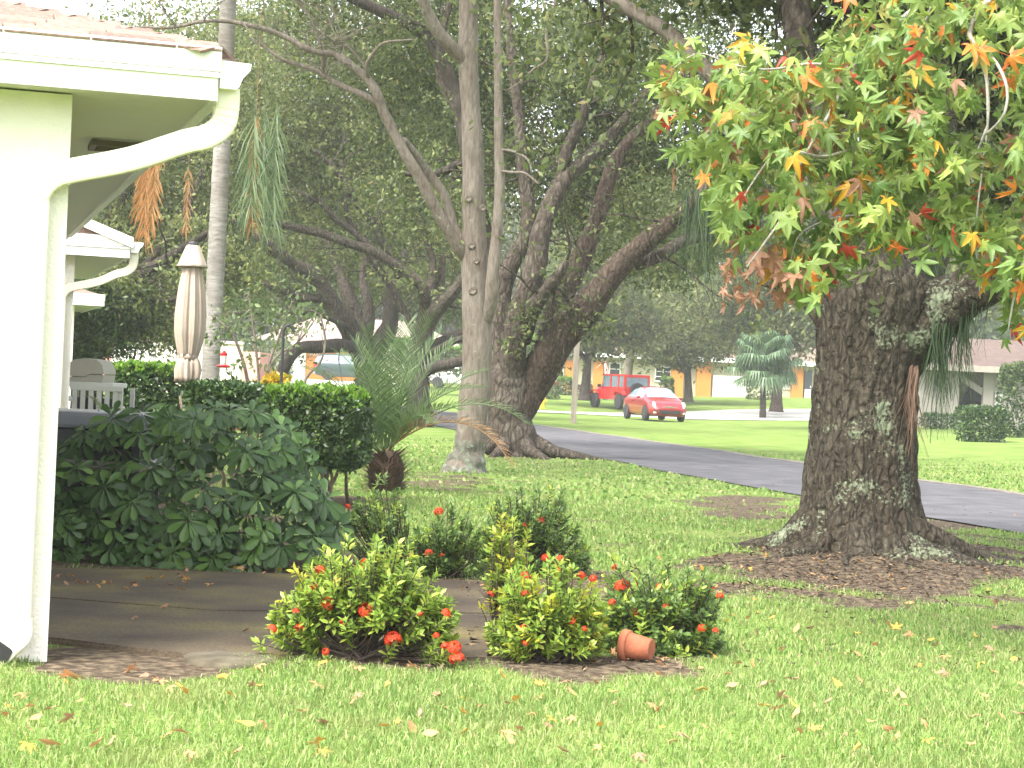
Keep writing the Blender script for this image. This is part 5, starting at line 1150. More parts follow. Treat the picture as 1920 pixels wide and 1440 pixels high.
for (x, y, dY), L, mt, ll in [((470, 395, -.8), 0, palmg, .34), ((490, 350, -.5), 0, palmg, .36), ((510, 420, -.7), 0, palmg, .3), ((472, 420, -.4), 0, palmo, .16), ((270, 440, -.6), 0, palmo, .2), ((285, 420, -.7), 0, palmo, .17), ((262, 400, -.5), 0, palmo, .17), ((348, 432, -.5), 0, palmd, .1)]:
    # old fronds hanging down from the crown: out, then straight down to the tip
    tip = P(x, y, YQ + dY); mid_ = Vector((tip.x * .97 + top.x * .03, tip.y, top.z - .35)); m = MB()
    pp, _ = spline([(top, .03), (top.lerp(mid_, .6) + Vector((0, 0, .3)), .025), (mid_, .02), (mid_.lerp(tip, .5), .012), (tip, .004)], 10)
    m.tube(pp, [.006 * (1 - .7 * i / len(pp)) + .001 for i in range(len(pp))], 5, cap=False)
    n = 190
    for j in range(n):
        s = .45 + .55 * j / n; f = s * (len(pp) - 1); i = min(len(pp) - 2, int(f)); q = pp[i].lerp(pp[i + 1], f - i)
        if q.z > P(x, 225 if mt is not palmd else 330, YQ).z + R.uniform(-.2, .2): continue
        for sg in (-1, 1):
            l = ll * R.uniform(1.2, 2.4); a = Vector((sg * R.uniform(.1, .7), R.gauss(0, .3), -1)).normalized(); wv = Vector((.007, 0, .002)) if mt is palmg else Vector((.008, .003, 0))
            e = q + a * l * .5; e2 = e + (a + Vector((0, 0, -.6))).normalized() * l * .5
            m.add([q - wv * .5, q + wv * .5, e + wv, e2, e - wv], [(0, 1, 2, 4), (4, 2, 3)])
    m.build('hanging_frond', mt, t, world=True)
# fan palm on the far verge (96 m)
YF = 95; fb = P(1430, 790, YF); base = ground(fb.x, YF)
t = thing('fan_palm', 'small fan palm with dark trunk and round green crown on the far lawn', 'palm', base)
MB().tube(*limb_px([(1429, 796, 9), (1430, 785, 6.5), (1431, 740, 5.5), (1431, 715, 7), (1432, 700, 10), (1433, 685, 6)], YF), 12, wob=.1, seed=2).build('trunk', bk_dark, t, smooth=True, world=True)
fanm = LM('fan_leaf', [(0, (.05, .10, .045)), (.6, (.09, .155, .07)), (1, (.15, .23, .11))], .35, .4)
ftop = P(1433, 690, YF)
for k in range(56):
    a = k * 2.399; el = R.uniform(-.5, 2.2); d = Vector((math.cos(a), math.sin(a), el)).normalized(); L = R.uniform(.8, 1.5) * (1.25 if el > 1 else 1)
    q = ftop + d * L + Vector((0, 0, -.15 * L)); m = MB(); m.tube([ftop, ftop + d * L * .55, q], [.03, .02, .012], 4, cap=False)
    side = d.cross(Vector((0, 0, 1))).normalized(); up = side.cross(d); Rf = R.uniform(.8, 1.15)
    for j in range(22):
        b = math.radians(-125 + 250 * j / 21); e = (d * math.cos(b) + side * math.sin(b)) ; w_ = (d * -math.sin(b) + side * math.cos(b)) * .055
        p1 = q + e * Rf * .55 + up * .05; p2 = q + e * Rf * .85 + Vector((0, 0, -.5 * Rf))
        m.add([q, p1 - w_, p2, p1 + w_], [(0, 1, 2, 3)])
    m.build('fan_frond', fanm, t, world=True)

# ------------------------------------------------------------------ shrubs
def hedge(name, label, box_px, Y, dep, n, size, mat, topmat, seed, stems=True, htop=None, cat='hedge', frac=.5, topfrac=.3):
    """clipped hedge: leaves on and under a rounded box"""
    x0, x1, yt, yb = box_px; A, B = P(x0, yb, Y), P(x1, yb, Y); zt = P((x0 + x1) / 2, yt, Y).z; g0 = ground((A.x + B.x) / 2, Y)
    t = thing(name, label, cat, g0); zb = g0.z + .02 if yb > 9000 else max(g0.z + .02, P((x0 + x1) / 2, yb, Y).z); rg = np.random.default_rng(seed)
    cx, cy, cz = (A.x + B.x) / 2, Y + dep / 2, (zt + zb) / 2; hx, hy, hz_ = abs(B.x - A.x) / 2, dep / 2, (zt - zb) / 2
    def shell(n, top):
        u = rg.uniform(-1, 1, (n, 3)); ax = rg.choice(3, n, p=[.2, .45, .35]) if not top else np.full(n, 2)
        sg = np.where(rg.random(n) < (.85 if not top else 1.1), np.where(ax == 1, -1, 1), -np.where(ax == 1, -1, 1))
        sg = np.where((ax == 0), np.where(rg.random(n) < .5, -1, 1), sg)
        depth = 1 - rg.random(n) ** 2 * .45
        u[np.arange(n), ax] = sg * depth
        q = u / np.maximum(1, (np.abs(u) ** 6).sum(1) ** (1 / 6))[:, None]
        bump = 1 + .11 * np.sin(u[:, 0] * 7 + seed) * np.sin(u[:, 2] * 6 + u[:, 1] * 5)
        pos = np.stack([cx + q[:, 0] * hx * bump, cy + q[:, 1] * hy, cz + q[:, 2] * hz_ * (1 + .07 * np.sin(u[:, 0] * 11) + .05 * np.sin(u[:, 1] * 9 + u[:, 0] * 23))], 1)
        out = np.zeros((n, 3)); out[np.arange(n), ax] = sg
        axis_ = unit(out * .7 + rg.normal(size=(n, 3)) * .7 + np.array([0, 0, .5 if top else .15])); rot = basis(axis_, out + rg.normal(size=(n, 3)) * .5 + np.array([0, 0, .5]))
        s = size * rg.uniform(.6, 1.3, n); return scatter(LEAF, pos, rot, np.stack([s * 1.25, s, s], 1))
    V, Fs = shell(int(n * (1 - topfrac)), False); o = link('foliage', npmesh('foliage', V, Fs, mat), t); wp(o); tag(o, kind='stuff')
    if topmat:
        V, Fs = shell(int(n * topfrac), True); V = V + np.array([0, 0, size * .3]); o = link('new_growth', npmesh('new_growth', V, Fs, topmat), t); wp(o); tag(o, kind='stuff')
    if stems:
        m = MB(); r2 = random.Random(seed)
        for k in range(stems if stems is not True else 10):
            sx = cx + r2.uniform(-.8, .8) * hx; sy = cy + r2.uniform(-.7, .5) * hy; q = Vector((sx, sy, float(tz(sx, sy)) - .03)); pts = [q]
            for i in range(5): q = q + Vector((r2.gauss(0, .05), r2.gauss(0, .05), (cz - g0.z) / 4.5)); pts.append(q)
            m.tube(pts, [.022, .02, .017, .014, .01, .006], 6)
        m.build('stems', M('shrub_stem', (.17, .125, .09), .9, .3, 20, .4), t, smooth=True, world=True)
    return t
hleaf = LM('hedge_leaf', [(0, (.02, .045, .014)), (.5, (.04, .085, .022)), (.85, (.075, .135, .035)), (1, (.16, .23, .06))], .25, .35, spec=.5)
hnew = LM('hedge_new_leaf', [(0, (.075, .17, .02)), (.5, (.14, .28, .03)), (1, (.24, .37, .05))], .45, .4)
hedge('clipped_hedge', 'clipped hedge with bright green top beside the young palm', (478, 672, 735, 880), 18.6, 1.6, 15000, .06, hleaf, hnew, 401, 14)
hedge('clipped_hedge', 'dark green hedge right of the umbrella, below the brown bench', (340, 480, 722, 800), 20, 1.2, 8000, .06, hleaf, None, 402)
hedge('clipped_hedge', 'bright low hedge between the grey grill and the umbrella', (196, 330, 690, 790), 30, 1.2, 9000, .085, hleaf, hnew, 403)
hedge('clipped_bush', 'rounded dark green bush on the lawn left of the right picture edge', (1806, 1888, 768, 828), 58, 1.2, 6000, .1, hleaf, hleaf, 404, False, cat='bush')
hedge('low_hedge', 'low dark hedge along the grey carport house wall', (1735, 1806, 778, 806), 76, 1.0, 1500, .13, hleaf, None, 405, False)
hedge('tall_shrub', 'tall blue-green shrub at the right picture edge beside the carport', (1885, 1990, 690, 826), 64, 1.6, 7000, .13, darkleaf, farleaf, 406, False, cat='shrub')
hedge('foundation_shrub', 'green shrub below the window right of the red off-road vehicle', (1240, 1262, 712, 745), 119, 1, 700, .2, farleaf, hnew, 407, False, cat='shrub')
hedge('foundation_shrub', 'bright green shrub beside the orange pillar and wooden post', (1046, 1072, 712, 745), 118, 1, 800, .2, farleaf, hnew, 408, False, cat='shrub')
hedge('brown_shrub', 'brown clipped shrub behind the wooden post', (1084, 1110, 723, 748), 113, 1, 700, .16, LM('brown_leaf', [(0, (.08, .05, .035)), (1, (.16, .11, .08))], .2, .7), None, 409, False, cat='shrub')
hedge('foundation_shrub', 'green shrub at the garage door behind the fan palm', (1402, 1446, 712, 752), 119, 1, 900, .2, farleaf, hnew, 410, False, cat='shrub')
hedge('foundation_shrub', 'reddish green shrub near the fire hydrant', (1022, 1046, 722, 758), 112, 1, 700, .18, farleaf, LM('red_leaf', [(0, (.12, .06, .03)), (1, (.3, .14, .06))], .3, .5), 411, False, cat='shrub')
hedge('green_shrub', 'fresh green shrub showing between the trunks of the many-stemmed oak', (962, 1022, 640, 745), 88, 1.5, 2200, .19, farleaf, hnew, 412, False, cat='shrub')
hedge('green_shrub', 'bright green shrub seen under the low oak limbs left of the grey trunk', (800, 872, 655, 700), 110, 1.5, 1800, .25, farleaf, hnew, 413, False, cat='shrub')
hedge('screen_shrub', 'green shrub screening the cream end of the orange fronted bungalow', (440, 540, 640, 735), 118, 2, 2600, .26, farleaf, None, 414, False, cat='shrub')
hedge('screen_shrub', 'green shrub beside the low dark oak limb, right of the minivan', (700, 800, 640, 735), 116, 2, 2600, .26, farleaf, hnew, 415, False, cat='shrub')
# ferns behind the glossy shrub
fernm = LM('fern_leaf', [(0, (.08, .14, .035)), (.6, (.13, .19, .05)), (1, (.2, .24, .08))], .4, .5)
for k, (x, y, Y, lab) in enumerate([(235, 790, 16.2, 'arching fern in front of the grill slats'), (330, 790, 16.6, 'arching fern below the hem of the beige umbrella')]):
    b0 = ground(P(x, y, Y).x, Y); t = thing('fern', lab, 'fern', b0)
    for j in range(15):
        a = j * 2.399; frond(b0 + Vector((0, 0, .05)), (math.cos(a) * .7, math.sin(a) * .7, R.uniform(1.0, 2.2)), R.uniform(1.05, 1.5), R.uniform(1.6, 2.8), 46, .085, .018, fernm, t, w0=.006, mid=.1)
# leggy shrub left of the palm trunk with thin stems and the yellow croton
leggy = LM('leggy_leaf', [(0, (.07, .12, .04)), (.6, (.13, .19, .07)), (1, (.22, .27, .11))], .4, .5)
b0 = ground(P(470, 800, 25).x, 25); t = thing('leggy_shrub', 'tall thin-stemmed shrub with sparse pale leaves right of the palm trunk', 'shrub', b0); S = []
for k, px in enumerate([[(475, 830, 4), (465, 720, 3.6), (450, 660, 3), (430, 620, 2.4), (395, 590, 1.5)], [(478, 830, 4), (485, 720, 3), (478, 640, 2.5), (470, 580, 1.8), (465, 550, 1)], [(480, 830, 4), (500, 700, 3), (520, 640, 2.4), (540, 590, 2), (548, 565, 1)], [(560, 830, 4), (570, 720, 3), (600, 680, 2.4), (610, 640, 2), (601, 590, 1.4)], [(490, 830, 3), (505, 690, 2.5), (560, 640, 2), (590, 600, 1)]]):
    S.append(limb(t, px, 25, bk_pale, 6, 'stem', seed=420 + k))
tp = twigs(t, S, bk_pale, 22, .3, .008, 431, 1, lo=.5); crown(t, [blob(480, 600, 25, 90, .6, 45, 1), blob(560, 590, 25, 55, .5, 25, 1.3), blob(455, 690, 25, 40, .5, 40, .6)], 44, 9, .085, .1, leggy, 433, tp[::3], .4, 4, 'leaves')
b0 = ground(P(508, 745, 24.5).x, 24.5); t = thing('croton', 'yellow leaved plant behind the bright clipped hedge', 'plant', b0)
zc = P(508, 715, 24.5); MB().tube([b0, Vector((zc.x, 24.5, zc.z))], .015, 6).build('stem', bk_oak, t, world=True)
crown(t, [((zc.x, 24.5, zc.z - .02), (.16, .1, .12), 1)], 22, 9, .14, .06, LM('yellow_leaf', [(0, (.3, .28, .02)), (.6, (.55, .42, .02)), (1, (.6, .3, .05))], .4, .4), 435, name='leaves')

# glossy umbrella-leaf shrub (12.5 m)
schm = LM('glossy_leaf', [(0, (.022, .055, .014)), (.45, (.042, .095, .021)), (.8, (.07, .145, .03)), (1, (.12, .21, .05))], .2, .38, spec=.45)
schn = LM('glossy_new_leaf', [(0, (.07, .16, .025)), (1, (.13, .25, .04))], .35, .3, spec=.6)
def obov():   # one leaflet: obovate, keeled, drooping
    vs = []; ws = [(0, .02), (.15, .05), (.35, .12), (.55, .175), (.75, .19), (.9, .13), (1.0, .0)]
    for s, w_ in ws:
        z = -.22 * s * s; vs += [(-w_, s, z + .0), (0, s, z - .035 - .02 * (s > .1)), (w_, s, z)]
    fs = []
    for i in range(len(ws) - 1): a = i * 3; fs += [(a, a + 1, a + 4, a + 3), (a + 1, a + 2, a + 5, a + 4)]
    return np.array(vs), [np.array(fs)]
OB = obov()
b0 = ground(P(340, 1068, 12.9).x, 12.9); t = thing('umbrella_shrub', 'large dark glossy shrub with finger-like leaf whorls on the patio edge', 'shrub', b0)
obm = [npmesh('leaf', OB[0], OB[1], schm, True), npmesh('leaf', OB[0], OB[1], schn, True)]
rg = np.random.default_rng(5); whorls = []
def sil(x):   # top outline of the shrub in the photograph
    return np.interp(x, [95, 150, 200, 300, 400, 480, 540, 580, 605, 640], [860, 800, 772, 765, 765, 772, 800, 850, 905, 985])
for k in range(250):
    for _ in range(40):
        x = rg.uniform(70, 640); yt = sil(x); y = rg.uniform(yt, 1075 if x < 545 else np.interp(x, [545, 640], [1060, 1010]))
        if y > yt: break
    f = (y - yt) / (1075 - yt); Y = 12.55 + .9 * (1 - f) ** 1.5 * rg.uniform(.2, 1) + (0 if rg.random() < .6 else rg.uniform(.1, .8))
    whorls.append((P(x, y, Y), (x, y)))
whorls.sort(key=lambda q: q[0].y)
stuffp = []; nobj = 0; m = MB()
for wi, (q, (x, y)) in enumerate(whorls):
    nrm = Vector(((x - 340) / 500 + rg.normal() * .25, -.75 + rg.normal() * .25, .55 + rg.normal() * .2)).normalized()
    xa = nrm.orthogonal().normalized(); ya = nrm.cross(xa); nl = int(rg.integers(7, 10)); L0 = rg.uniform(.095, .145); new = rg.random() < (.16 + .22 * (x > 420))
    ph = rg.random() * 6
    m.tube([q - nrm * .16 + Vector((0, .05, -.05)), q], .0035, 4, cap=False)
    for j in range(nl):
        a = ph + 2 * math.pi * j / nl + rg.normal() * .08; d = (xa * math.cos(a) + ya * math.sin(a)) + nrm * .12; d.normalize()
        d = (d + Vector((0, 0, -.28))).normalized(); zz = (nrm - d * nrm.dot(d)).normalized(); xx = d.cross(zz)
        L = L0 * rg.uniform(.8, 1.15); mat3 = Matrix((xx, d, zz)).transposed(); pos = q + d * .022
        if nobj < 300:
            o = link('leaf', obm[1 if new else 0], t); o.matrix_local = Matrix.Translation(pos - b0) @ mat3.to_4x4() @ Matrix.Diagonal((L * 1.1, L, L, 1)); nobj += 1
        else: stuffp.append((np.array(mat3), np.array(pos), L))
V, Fs = scatter(OB, np.array([s[1] for s in stuffp]), np.array([s[0] for s in stuffp]), np.array([s[2] for s in stuffp])); o = link('inner_leaves', npmesh('inner_leaves', V, Fs, schm, True), t); wp(o); tag(o, kind='stuff')
for k in range(26):
    q = whorls[R.randrange(len(whorls))][0]; s0 = b0 + Vector((R.uniform(-.6, .55), R.uniform(0, .6), -.03)); m.tube([s0, s0.lerp(q, .5) + Vector((0, .15, .05)), q + Vector((0, .15, -.05))], [.014, .010, .005], 5, cap=False)
m.build('stems', M('green_stem', (.09, .10, .05), .8, .3, 20), t, world=True, smooth=True)

# flowering shrubs
ixl = [LM('flower_shrub_leaf_%d' % i, c, .42, .4) for i, c in enumerate([[(0, (.14, .23, .035)), (.5, (.25, .37, .055)), (.85, (.36, .47, .08)), (1, (.48, .49, .09))], [(0, (.07, .13, .035)), (.5, (.13, .22, .055)), (1, (.22, .32, .08))], [(0, (.24, .33, .04)), (.6, (.38, .44, .05)), (1, (.55, .46, .05))]])]
flm = LM('flower_petal', [(0, (.62, .03, .012)), (.6, (.75, .07, .02)), (1, (.78, .16, .04))], .3, .5)
def flower_mesh(seed):
    rg = np.random.default_rng(seed); n = 95; d = rdir(n); d[:, 2] = np.abs(d[:, 2]) * .8 - .15; d = unit(d); pos = d * .030
    V, Fs = [], []
    for k in range(4):
        a = math.pi / 2 * k
        tpl = (np.array([(0, 0, 0), (.35 * math.cos(a) - .22 * math.sin(a), .35 * math.sin(a) + .22 * math.cos(a), .15), (math.cos(a), math.sin(a), .1), (.35 * math.cos(a) + .22 * math.sin(a), .35 * math.sin(a) - .22 * math.cos(a), .15)]), [np.array([(0, 1, 2), (0, 2, 3)])])
        rg2 = np.random.default_rng(seed + 7); x = unit(np.cross(d, rg2.normal(size=(n, 3)))); y = np.cross(d, x); rot = np.stack([x, y, d], 2)
        V.append((scatter(tpl, pos, rot, np.full(n, .0125))))
    V, Fs = join(V); return npmesh('flower', V, Fs, flm)
FLM = [flower_mesh(i) for i in range(4)]
def ixora(label, base_px, box, depth, ntip, flowers, lm, tipm=None, tipf=0.0, seed=0, lsize=.045, spread=1.0, hole=None, lowcut=.12):
    """base pixel on the ground; box = x0, x1, ytop, ybottom outline in the photograph"""
    b0 = G(*base_px); t = thing('flowering_shrub', label, 'shrub', b0, 0, 'red flowering shrubs round the patio'); Y = b0.y; rg = np.random.default_rng(seed)
    x0, x1, y0, y1 = box; cx, cy = (x0 + x1) / 2, y1; tips = []; m = MB(); s_ = Y / F
    while len(tips) < ntip:
        a = rg.uniform(0, math.pi * 2); u = rg.uniform(-1, 1); v = rg.random() ** .75
        env = math.sqrt(max(0, 1 - abs(u) ** 2.6)) * (1 + .14 * math.sin(u * 9 + seed) + .1 * math.sin(u * 17))
        if v > env: continue
        inner = rg.random() < .4
        vv = v * 1.18 if (v > .75 * env and rg.random() < .3) else v
        yy = y1 - (y1 - y0) * (vv if not inner else v * .8) ; xx = cx + u * (x1 - x0) / 2
        dY = (rg.random() - .55) * 2 * depth * math.sqrt(max(.02, 1 - u * u)) * (1 if inner else 1)
        if v < lowcut and abs(u) < .45: continue
        tips.append((P(xx, yy, Y + dY), u, v))
    fpos = []
    for fx, fy, r in flowers:
        u = (fx - cx) / ((x1 - x0) / 2); q = P(fx, fy, Y - depth * (.75 if fy > y0 + 40 else .1)); fpos.append(q); tips.append((q - Vector((0, 0, .025)), max(-1, min(1, u)), .7))
        tips.append((q + Vector((rg.normal() * .04, .05, -.07)), max(-1, min(1, u)), .5))
    pos, ax, upv, sc_, kind = [], [], [], [], []
    for q, u, v in tips:
        out = Vector((u * 1.1 + rg.normal() * .25, (q.y - Y) / max(depth, .01) * .7 + rg.normal() * .25, .35 + v * .8)).normalized()
        st = b0 + Vector((rg.normal() * .035, rg.normal() * .035, 0)); md = st.lerp(q, .5) + Vector((u * .05, 0, -.02))
        if rg.random() < .35: m.tube([st, md, q], [.008, .005, .003], 4, cap=False)
        else: m.tube([md.lerp(q, .55), q], [.004, .003], 4, cap=False)
        nl = int(rg.integers(11, 17)); yel = rg.random() < tipf
        for j in range(nl):
            s = j / nl; a = j * 2.4 + rg.random(); sd = out.orthogonal().normalized(); sb = out.cross(sd)
            d = (sd * math.cos(a) + sb * math.sin(a)) * (1.0 - .45 * s) + out * (.25 + .6 * s)
            pos.append(q - out * (.075 * (1 - s))); ax.append(d.normalized()); upv.append(out + Vector((0, 0, .3))); sc_.append(lsize * rg.uniform(.65, 1.2)); kind.append(yel)
    pos, ax, upv, sc_, kind = np.array(pos), np.array(ax), np.array(upv), np.array(sc_), np.array(kind)
    for sel, mt, nm in ((~kind, lm, 'foliage'), (kind, tipm, 'yellow_foliage')):
        if sel.any():
            V, Fs = scatter(LEAF6, pos[sel], basis(ax[sel], upv[sel]), np.stack([sc_[sel] * 1.0, sc_[sel], sc_[sel]], 1)); o = link(nm, npmesh(nm, V, Fs, mt), t); wp(o); tag(o, kind='stuff')
    for k in range(6):
        a = rg.random() * 6.28; e = b0 + Vector((math.cos(a) * .2 * spread, math.sin(a) * .1, .22)); m.tube([b0 + Vector((0, 0, -.03)), b0.lerp(e, .5) + Vector((0, 0, .03)), e], [.017, .013, .008], 6)
    m.build('stems', M('dark_stem', (.075, .055, .042), .9, .3, 20), t, smooth=True, world=True)
    for k, (fx, fy, r) in enumerate(flowers):
        q = fpos[k]; o = link('flower_head', FLM[k % 4], t, q - b0); sc = r / F * Y / .036; o.scale = (sc, sc, sc); o.rotation_euler = (R.uniform(.2, .9), R.uniform(-.4, .4), R.random() * 6)
ixora('bright green flowering shrub in front, left of the patio gap, with many red flower heads', (672, 1236), (500, 862, 1035, 1215), .26, 520, [(600, 1070, 11), (685, 1057, 11), (632, 1090, 8), (612, 1132, 15), (686, 1145, 16), (555, 1147, 8), (561, 1178, 10), (510, 1180, 10), (643, 1167, 7), (737, 1200, 18), (836, 1150, 10), (852, 1215, 15), (857, 1236, 16), (835, 1212, 9), (590, 1100, 8), (788, 1152, 7), (611, 1222, 8), (818, 1192, 7)], ixl[0], ixl[2], .05, 501, lowcut=.3)
ixora('bright flowering shrub with yellow-green shoots beside the patio, left of the clay pot', (1030, 1238), (908, 1140, 1070, 1228), .24, 400, [(986, 1083, 12), (985, 1178, 11), (1052, 1069, 9), (1050, 1048, 8), (1090, 1080, 9), (1112, 1085, 8), (1073, 1165, 9), (985, 1206, 8), (985, 1114, 8), (1095, 1180, 7)], ixl[0], ixl[2], .22, 502)
ixora('tall yellow-green leafy shoots rising behind the front middle flowering shrub', (955, 1190), (905, 1000, 985, 1160), .12, 120, [(920, 1115, 8)], ixl[2], ixl[0], .4, 503, lowcut=0)
ixora('round flowering shrub overhanging the clay pot, two orange-red heads on top', (1245, 1222), (1100, 1358, 1072, 1240), .26, 500, [(1168, 1100, 17), (1196, 1102, 11), (1154, 1065, 8), (1190, 1148, 10), (1332, 1105, 8), (1350, 1118, 8), (1316, 1178, 9), (1236, 1100, 7), (1248, 1138, 7), (1341, 1183, 7), (1148, 1130, 8)], ixl[1], ixl[0], .35, 504)
ixora('small sparse flowering shrub nearest the feather palm stump', (735, 1064), (650, 775, 915, 1048), .2, 130, [(652, 950, 6)], ixl[1], ixl[0], .1, 505)
ixora('small flowering shrub with one red head on a tall shoot behind the patio', (832, 1082), (765, 915, 960, 1075), .22, 190, [(823, 960, 10), (804, 1038, 9), (828, 1042, 6)], ixl[1], ixl[0], .2, 506)
ixora('upright dark green flowering shrub behind the patio, furthest right of the back row', (985, 1078), (885, 1108, 930, 1074), .28, 520, [(992, 960, 8), (1014, 977, 8), (1023, 1046, 9), (983, 985, 5), (1042, 955, 5)], ixl[1], ixl[0], .18, 507)

# clay pot lying on its side under the shrub
q = G(1196, 1246); t = thing('clay_pot', 'terracotta pot lying on its side under the round flowering shrub', 'pot', q + Vector((0, .12, .066)))
terra = M('terracotta', (.3, .095, .045), .85, .2, 10, .2)
t.scale = (.85, .85, .85); t.rotation_euler = Vector((-.9, .42, .04)).to_track_quat('Z', 'Y').to_euler()
MB().lathe([(.055, -.09), (.058, -.09), (.078, .05), (.076, .05)], 24).build('body', terra, t, smooth=True)
MB().lathe([(.086, .045), (.09, .05), (.092, .085), (.082, .088), (.079, .06), (.05, -.07), (.001, -.075)], 24).build('rim', terra, t, smooth=True)
# stepping stone, small cover plate, at the patio edge
q = G(430, 1243); t = thing('stepping_stone', 'pale oval concrete stepping stone at the patio front edge', 'stone', q)
MB().lathe([(.2, -.04), (.205, .012), (.19, .022), (.1, .026), (.001, .027)], 28, fold=lambda a, j, z: 1 + .06 * math.sin(3 * a) + .03 * math.sin(7 * a)).build('stone', M('stone_grey', (.075, .06, .036), .9, .35, 8, .4, c2=(.13, .11, .07)), t, smooth=True)

# ------------------------------------------------------------------ star-leaf sweetgum bough in the upper right (9.5 m)
STAR = []
def star(bend, curl):
    pts = []; angs = [-108, -52, 0, 52, 108]; Ls = [.55, .88, 1.0, .88, .55]
    out = [(0, -.02)]
    for i, (a, L) in enumerate(zip(angs, Ls)):
        r = math.radians(a); ax = (math.sin(r), math.cos(r)); pr = (math.cos(r), -math.sin(r))
        if i == 0: out.append((-.08, -.05))
        for f, w_ in ((.42, -.175), (.75, -.11), (1.0, 0), (.75, .11), (.42, .175)): out.append((ax[0] * L * f + pr[0] * w_ * L, ax[1] * L * f + pr[1] * w_ * L))
        if i < 4:
            r2 = math.radians((angs[i] + angs[i + 1]) / 2); out.append((math.sin(r2) * .36, math.cos(r2) * .36))
    def z(x, y): d = math.hypot(x, y); return -bend * d * d + curl * abs(x) * .5 + .05 * math.sin(7 * x + 3 * y)
    V = [(0, .12, .02)] + [(x, y, z(x, y)) for x, y in out]; n = len(out)
    Ft = [(0, (i + 1) % n + 1, i + 1) for i in range(n)]
    k = len(V); V += [(-.012, -.02, 0), (.012, -.02, 0), (.01, -.75, .22), (-.01, -.75, .22)]; Fq = [(k, k + 1, k + 2, k + 3)]
    return np.array(V), [np.array(Ft), np.array(Fq)]
STAR = [star(.45, .15), star(.8, .55), star(.95, -.3), star(.35, .85)]
lgr = lambda c0, c1, tip, th: dict(cols=[(0, c0), (1, c1)], tip=tip, th=th)
smats = []
for i, (c0, c1, tip, th) in enumerate([((.13, .2, .045), (.21, .29, .065), (.36, .22, .08), .6), ((.09, .17, .04), (.17, .26, .06), (.3, .17, .08), .62), ((.2, .29, .055), (.29, .36, .085), (.4, .27, .09), .58), ((.45, .25, .02), (.52, .32, .03), (.55, .14, .03), .55), ((.58, .16, .03), (.62, .25, .04), (.5, .06, .03), .52), ((.42, .04, .025), (.55, .09, .05), (.3, .05, .03), .55), ((.26, .12, .07), (.36, .2, .12), (.2, .1, .05), .5)]):
    smats.append(LM('star_leaf_%d' % i, [(0, c0), (1, c1)], .4, .45, obj=False, grad=(tip, 3.0, th)))
smesh = [[npmesh('leaf', S_[0], S_[1], mt) for S_ in STAR] for mt in smats]
wts = [.46, .26, .17, .03, .04, .012, .045]
b0 = ground(4.6, 11.2); t = thing('sweetgum_tree', 'sweetgum bough with star-shaped green, orange and red leaves at upper right', 'tree', b0)
trunk_top = Vector((4.4, 11.0, 4.6))
MB().tube([b0 + Vector((0, 0, -.1)), b0 + Vector((0, 0, .2)), Vector((4.58, 11.15, 2)), trunk_top, Vector((4.3, 11, 7))], [.26, .2, .17, .14, .07], 14, wob=.08).build('trunk', bk_pale, t, smooth=True, world=True)
YW = 9.6; boughs = []
for k, px in enumerate([[(2140, -330, 20, 1.0), (2000, -160, 15, .5), (1900, -40, 12, .2), (1845, 10, 10, 0), (1818, 60, 8, 0), (1835, 95, 7, -.1), (1850, 150, 6, -.1), (1852, 235, 4, -.1), (1840, 330, 3, 0), (1830, 440, 2.5, 0), (1838, 560, 2, 0)],
    [(1835, 92, 6, -.1), (1866, 115, 5.5, -.2), (1888, 165, 5, -.3), (1882, 215, 4, -.3), (1850, 252, 3.5, -.2)], [(2100, -280, 14, .8), (1900, -120, 11, .2), (1760, -20, 9, -.2), (1640, 80, 7.5, -.3), (1600, 130, 6.5, -.3), (1560, 205, 6, -.35), (1535, 245, 5.5, -.4), (1500, 290, 4, -.4), (1440, 300, 3, -.4), (1380, 270, 2.5, -.4), (1320, 210, 2, -.4), (1270, 170, 1.5, -.4)],
    [(1500, 285, 4, -.4), (1540, 294, 5, -.2), (1580, 285, 4, -.1), (1608, 272, 3, 0)], [(1535, 245, 4, -.4), (1490, 330, 3, -.3), (1470, 400, 3, -.3), (1430, 460, 2.5, -.3), (1400, 500, 2, -.3)], [(1600, 130, 5, -.3), (1520, 120, 4, -.4), (1440, 130, 3, -.5), (1370, 120, 2.4, -.5), (1310, 100, 2, -.5), (1260, 130, 1.5, -.5)],
    [(1760, -20, 7, -.2), (1720, 90, 6, .1), (1690, 200, 5, .1), (1670, 300, 4, 0), (1650, 400, 3, 0), (1600, 470, 2, -.1)], [(1852, 235, 4, -.1), (1810, 350, 4, .1), (1815, 400, 4, .1), (1840, 400, 2, .1)], [(1690, 200, 4, .1), (1740, 280, 3, .2), (1770, 380, 3, .2), (1760, 460, 2, .2)], [(2000, -160, 10, .5), (1990, 100, 8, .1), (1960, 300, 6, 0), (1930, 450, 5, -.1), (1905, 540, 4, -.1), (1890, 620, 2, -.1)],
    [(1440, 300, 3, -.4), (1400, 360, 2.5, -.3), (1370, 420, 2, -.3)], [(1650, 400, 3, 0), (1560, 410, 2.5, 0), (1500, 440, 2, 0), (1480, 500, 1.5, 0)]]):
    boughs.append(limb(t, [(q[0], q[1], q[2] * .62, q[3] + (.3 if k in (2, 5, 6) else 0)) for q in px], YW, bk_white, 8, 'branch', .1, 600 + k))
MB().tube([trunk_top + Vector((0, 0, -.6)), trunk_top.lerp(boughs[0][0][0], .5) + Vector((0, 0, .25)), boughs[0][0][0], boughs[0][0][3]], [.1, .08, .06, .035], 10).build('limb', bk_white, t, smooth=True, world=True)
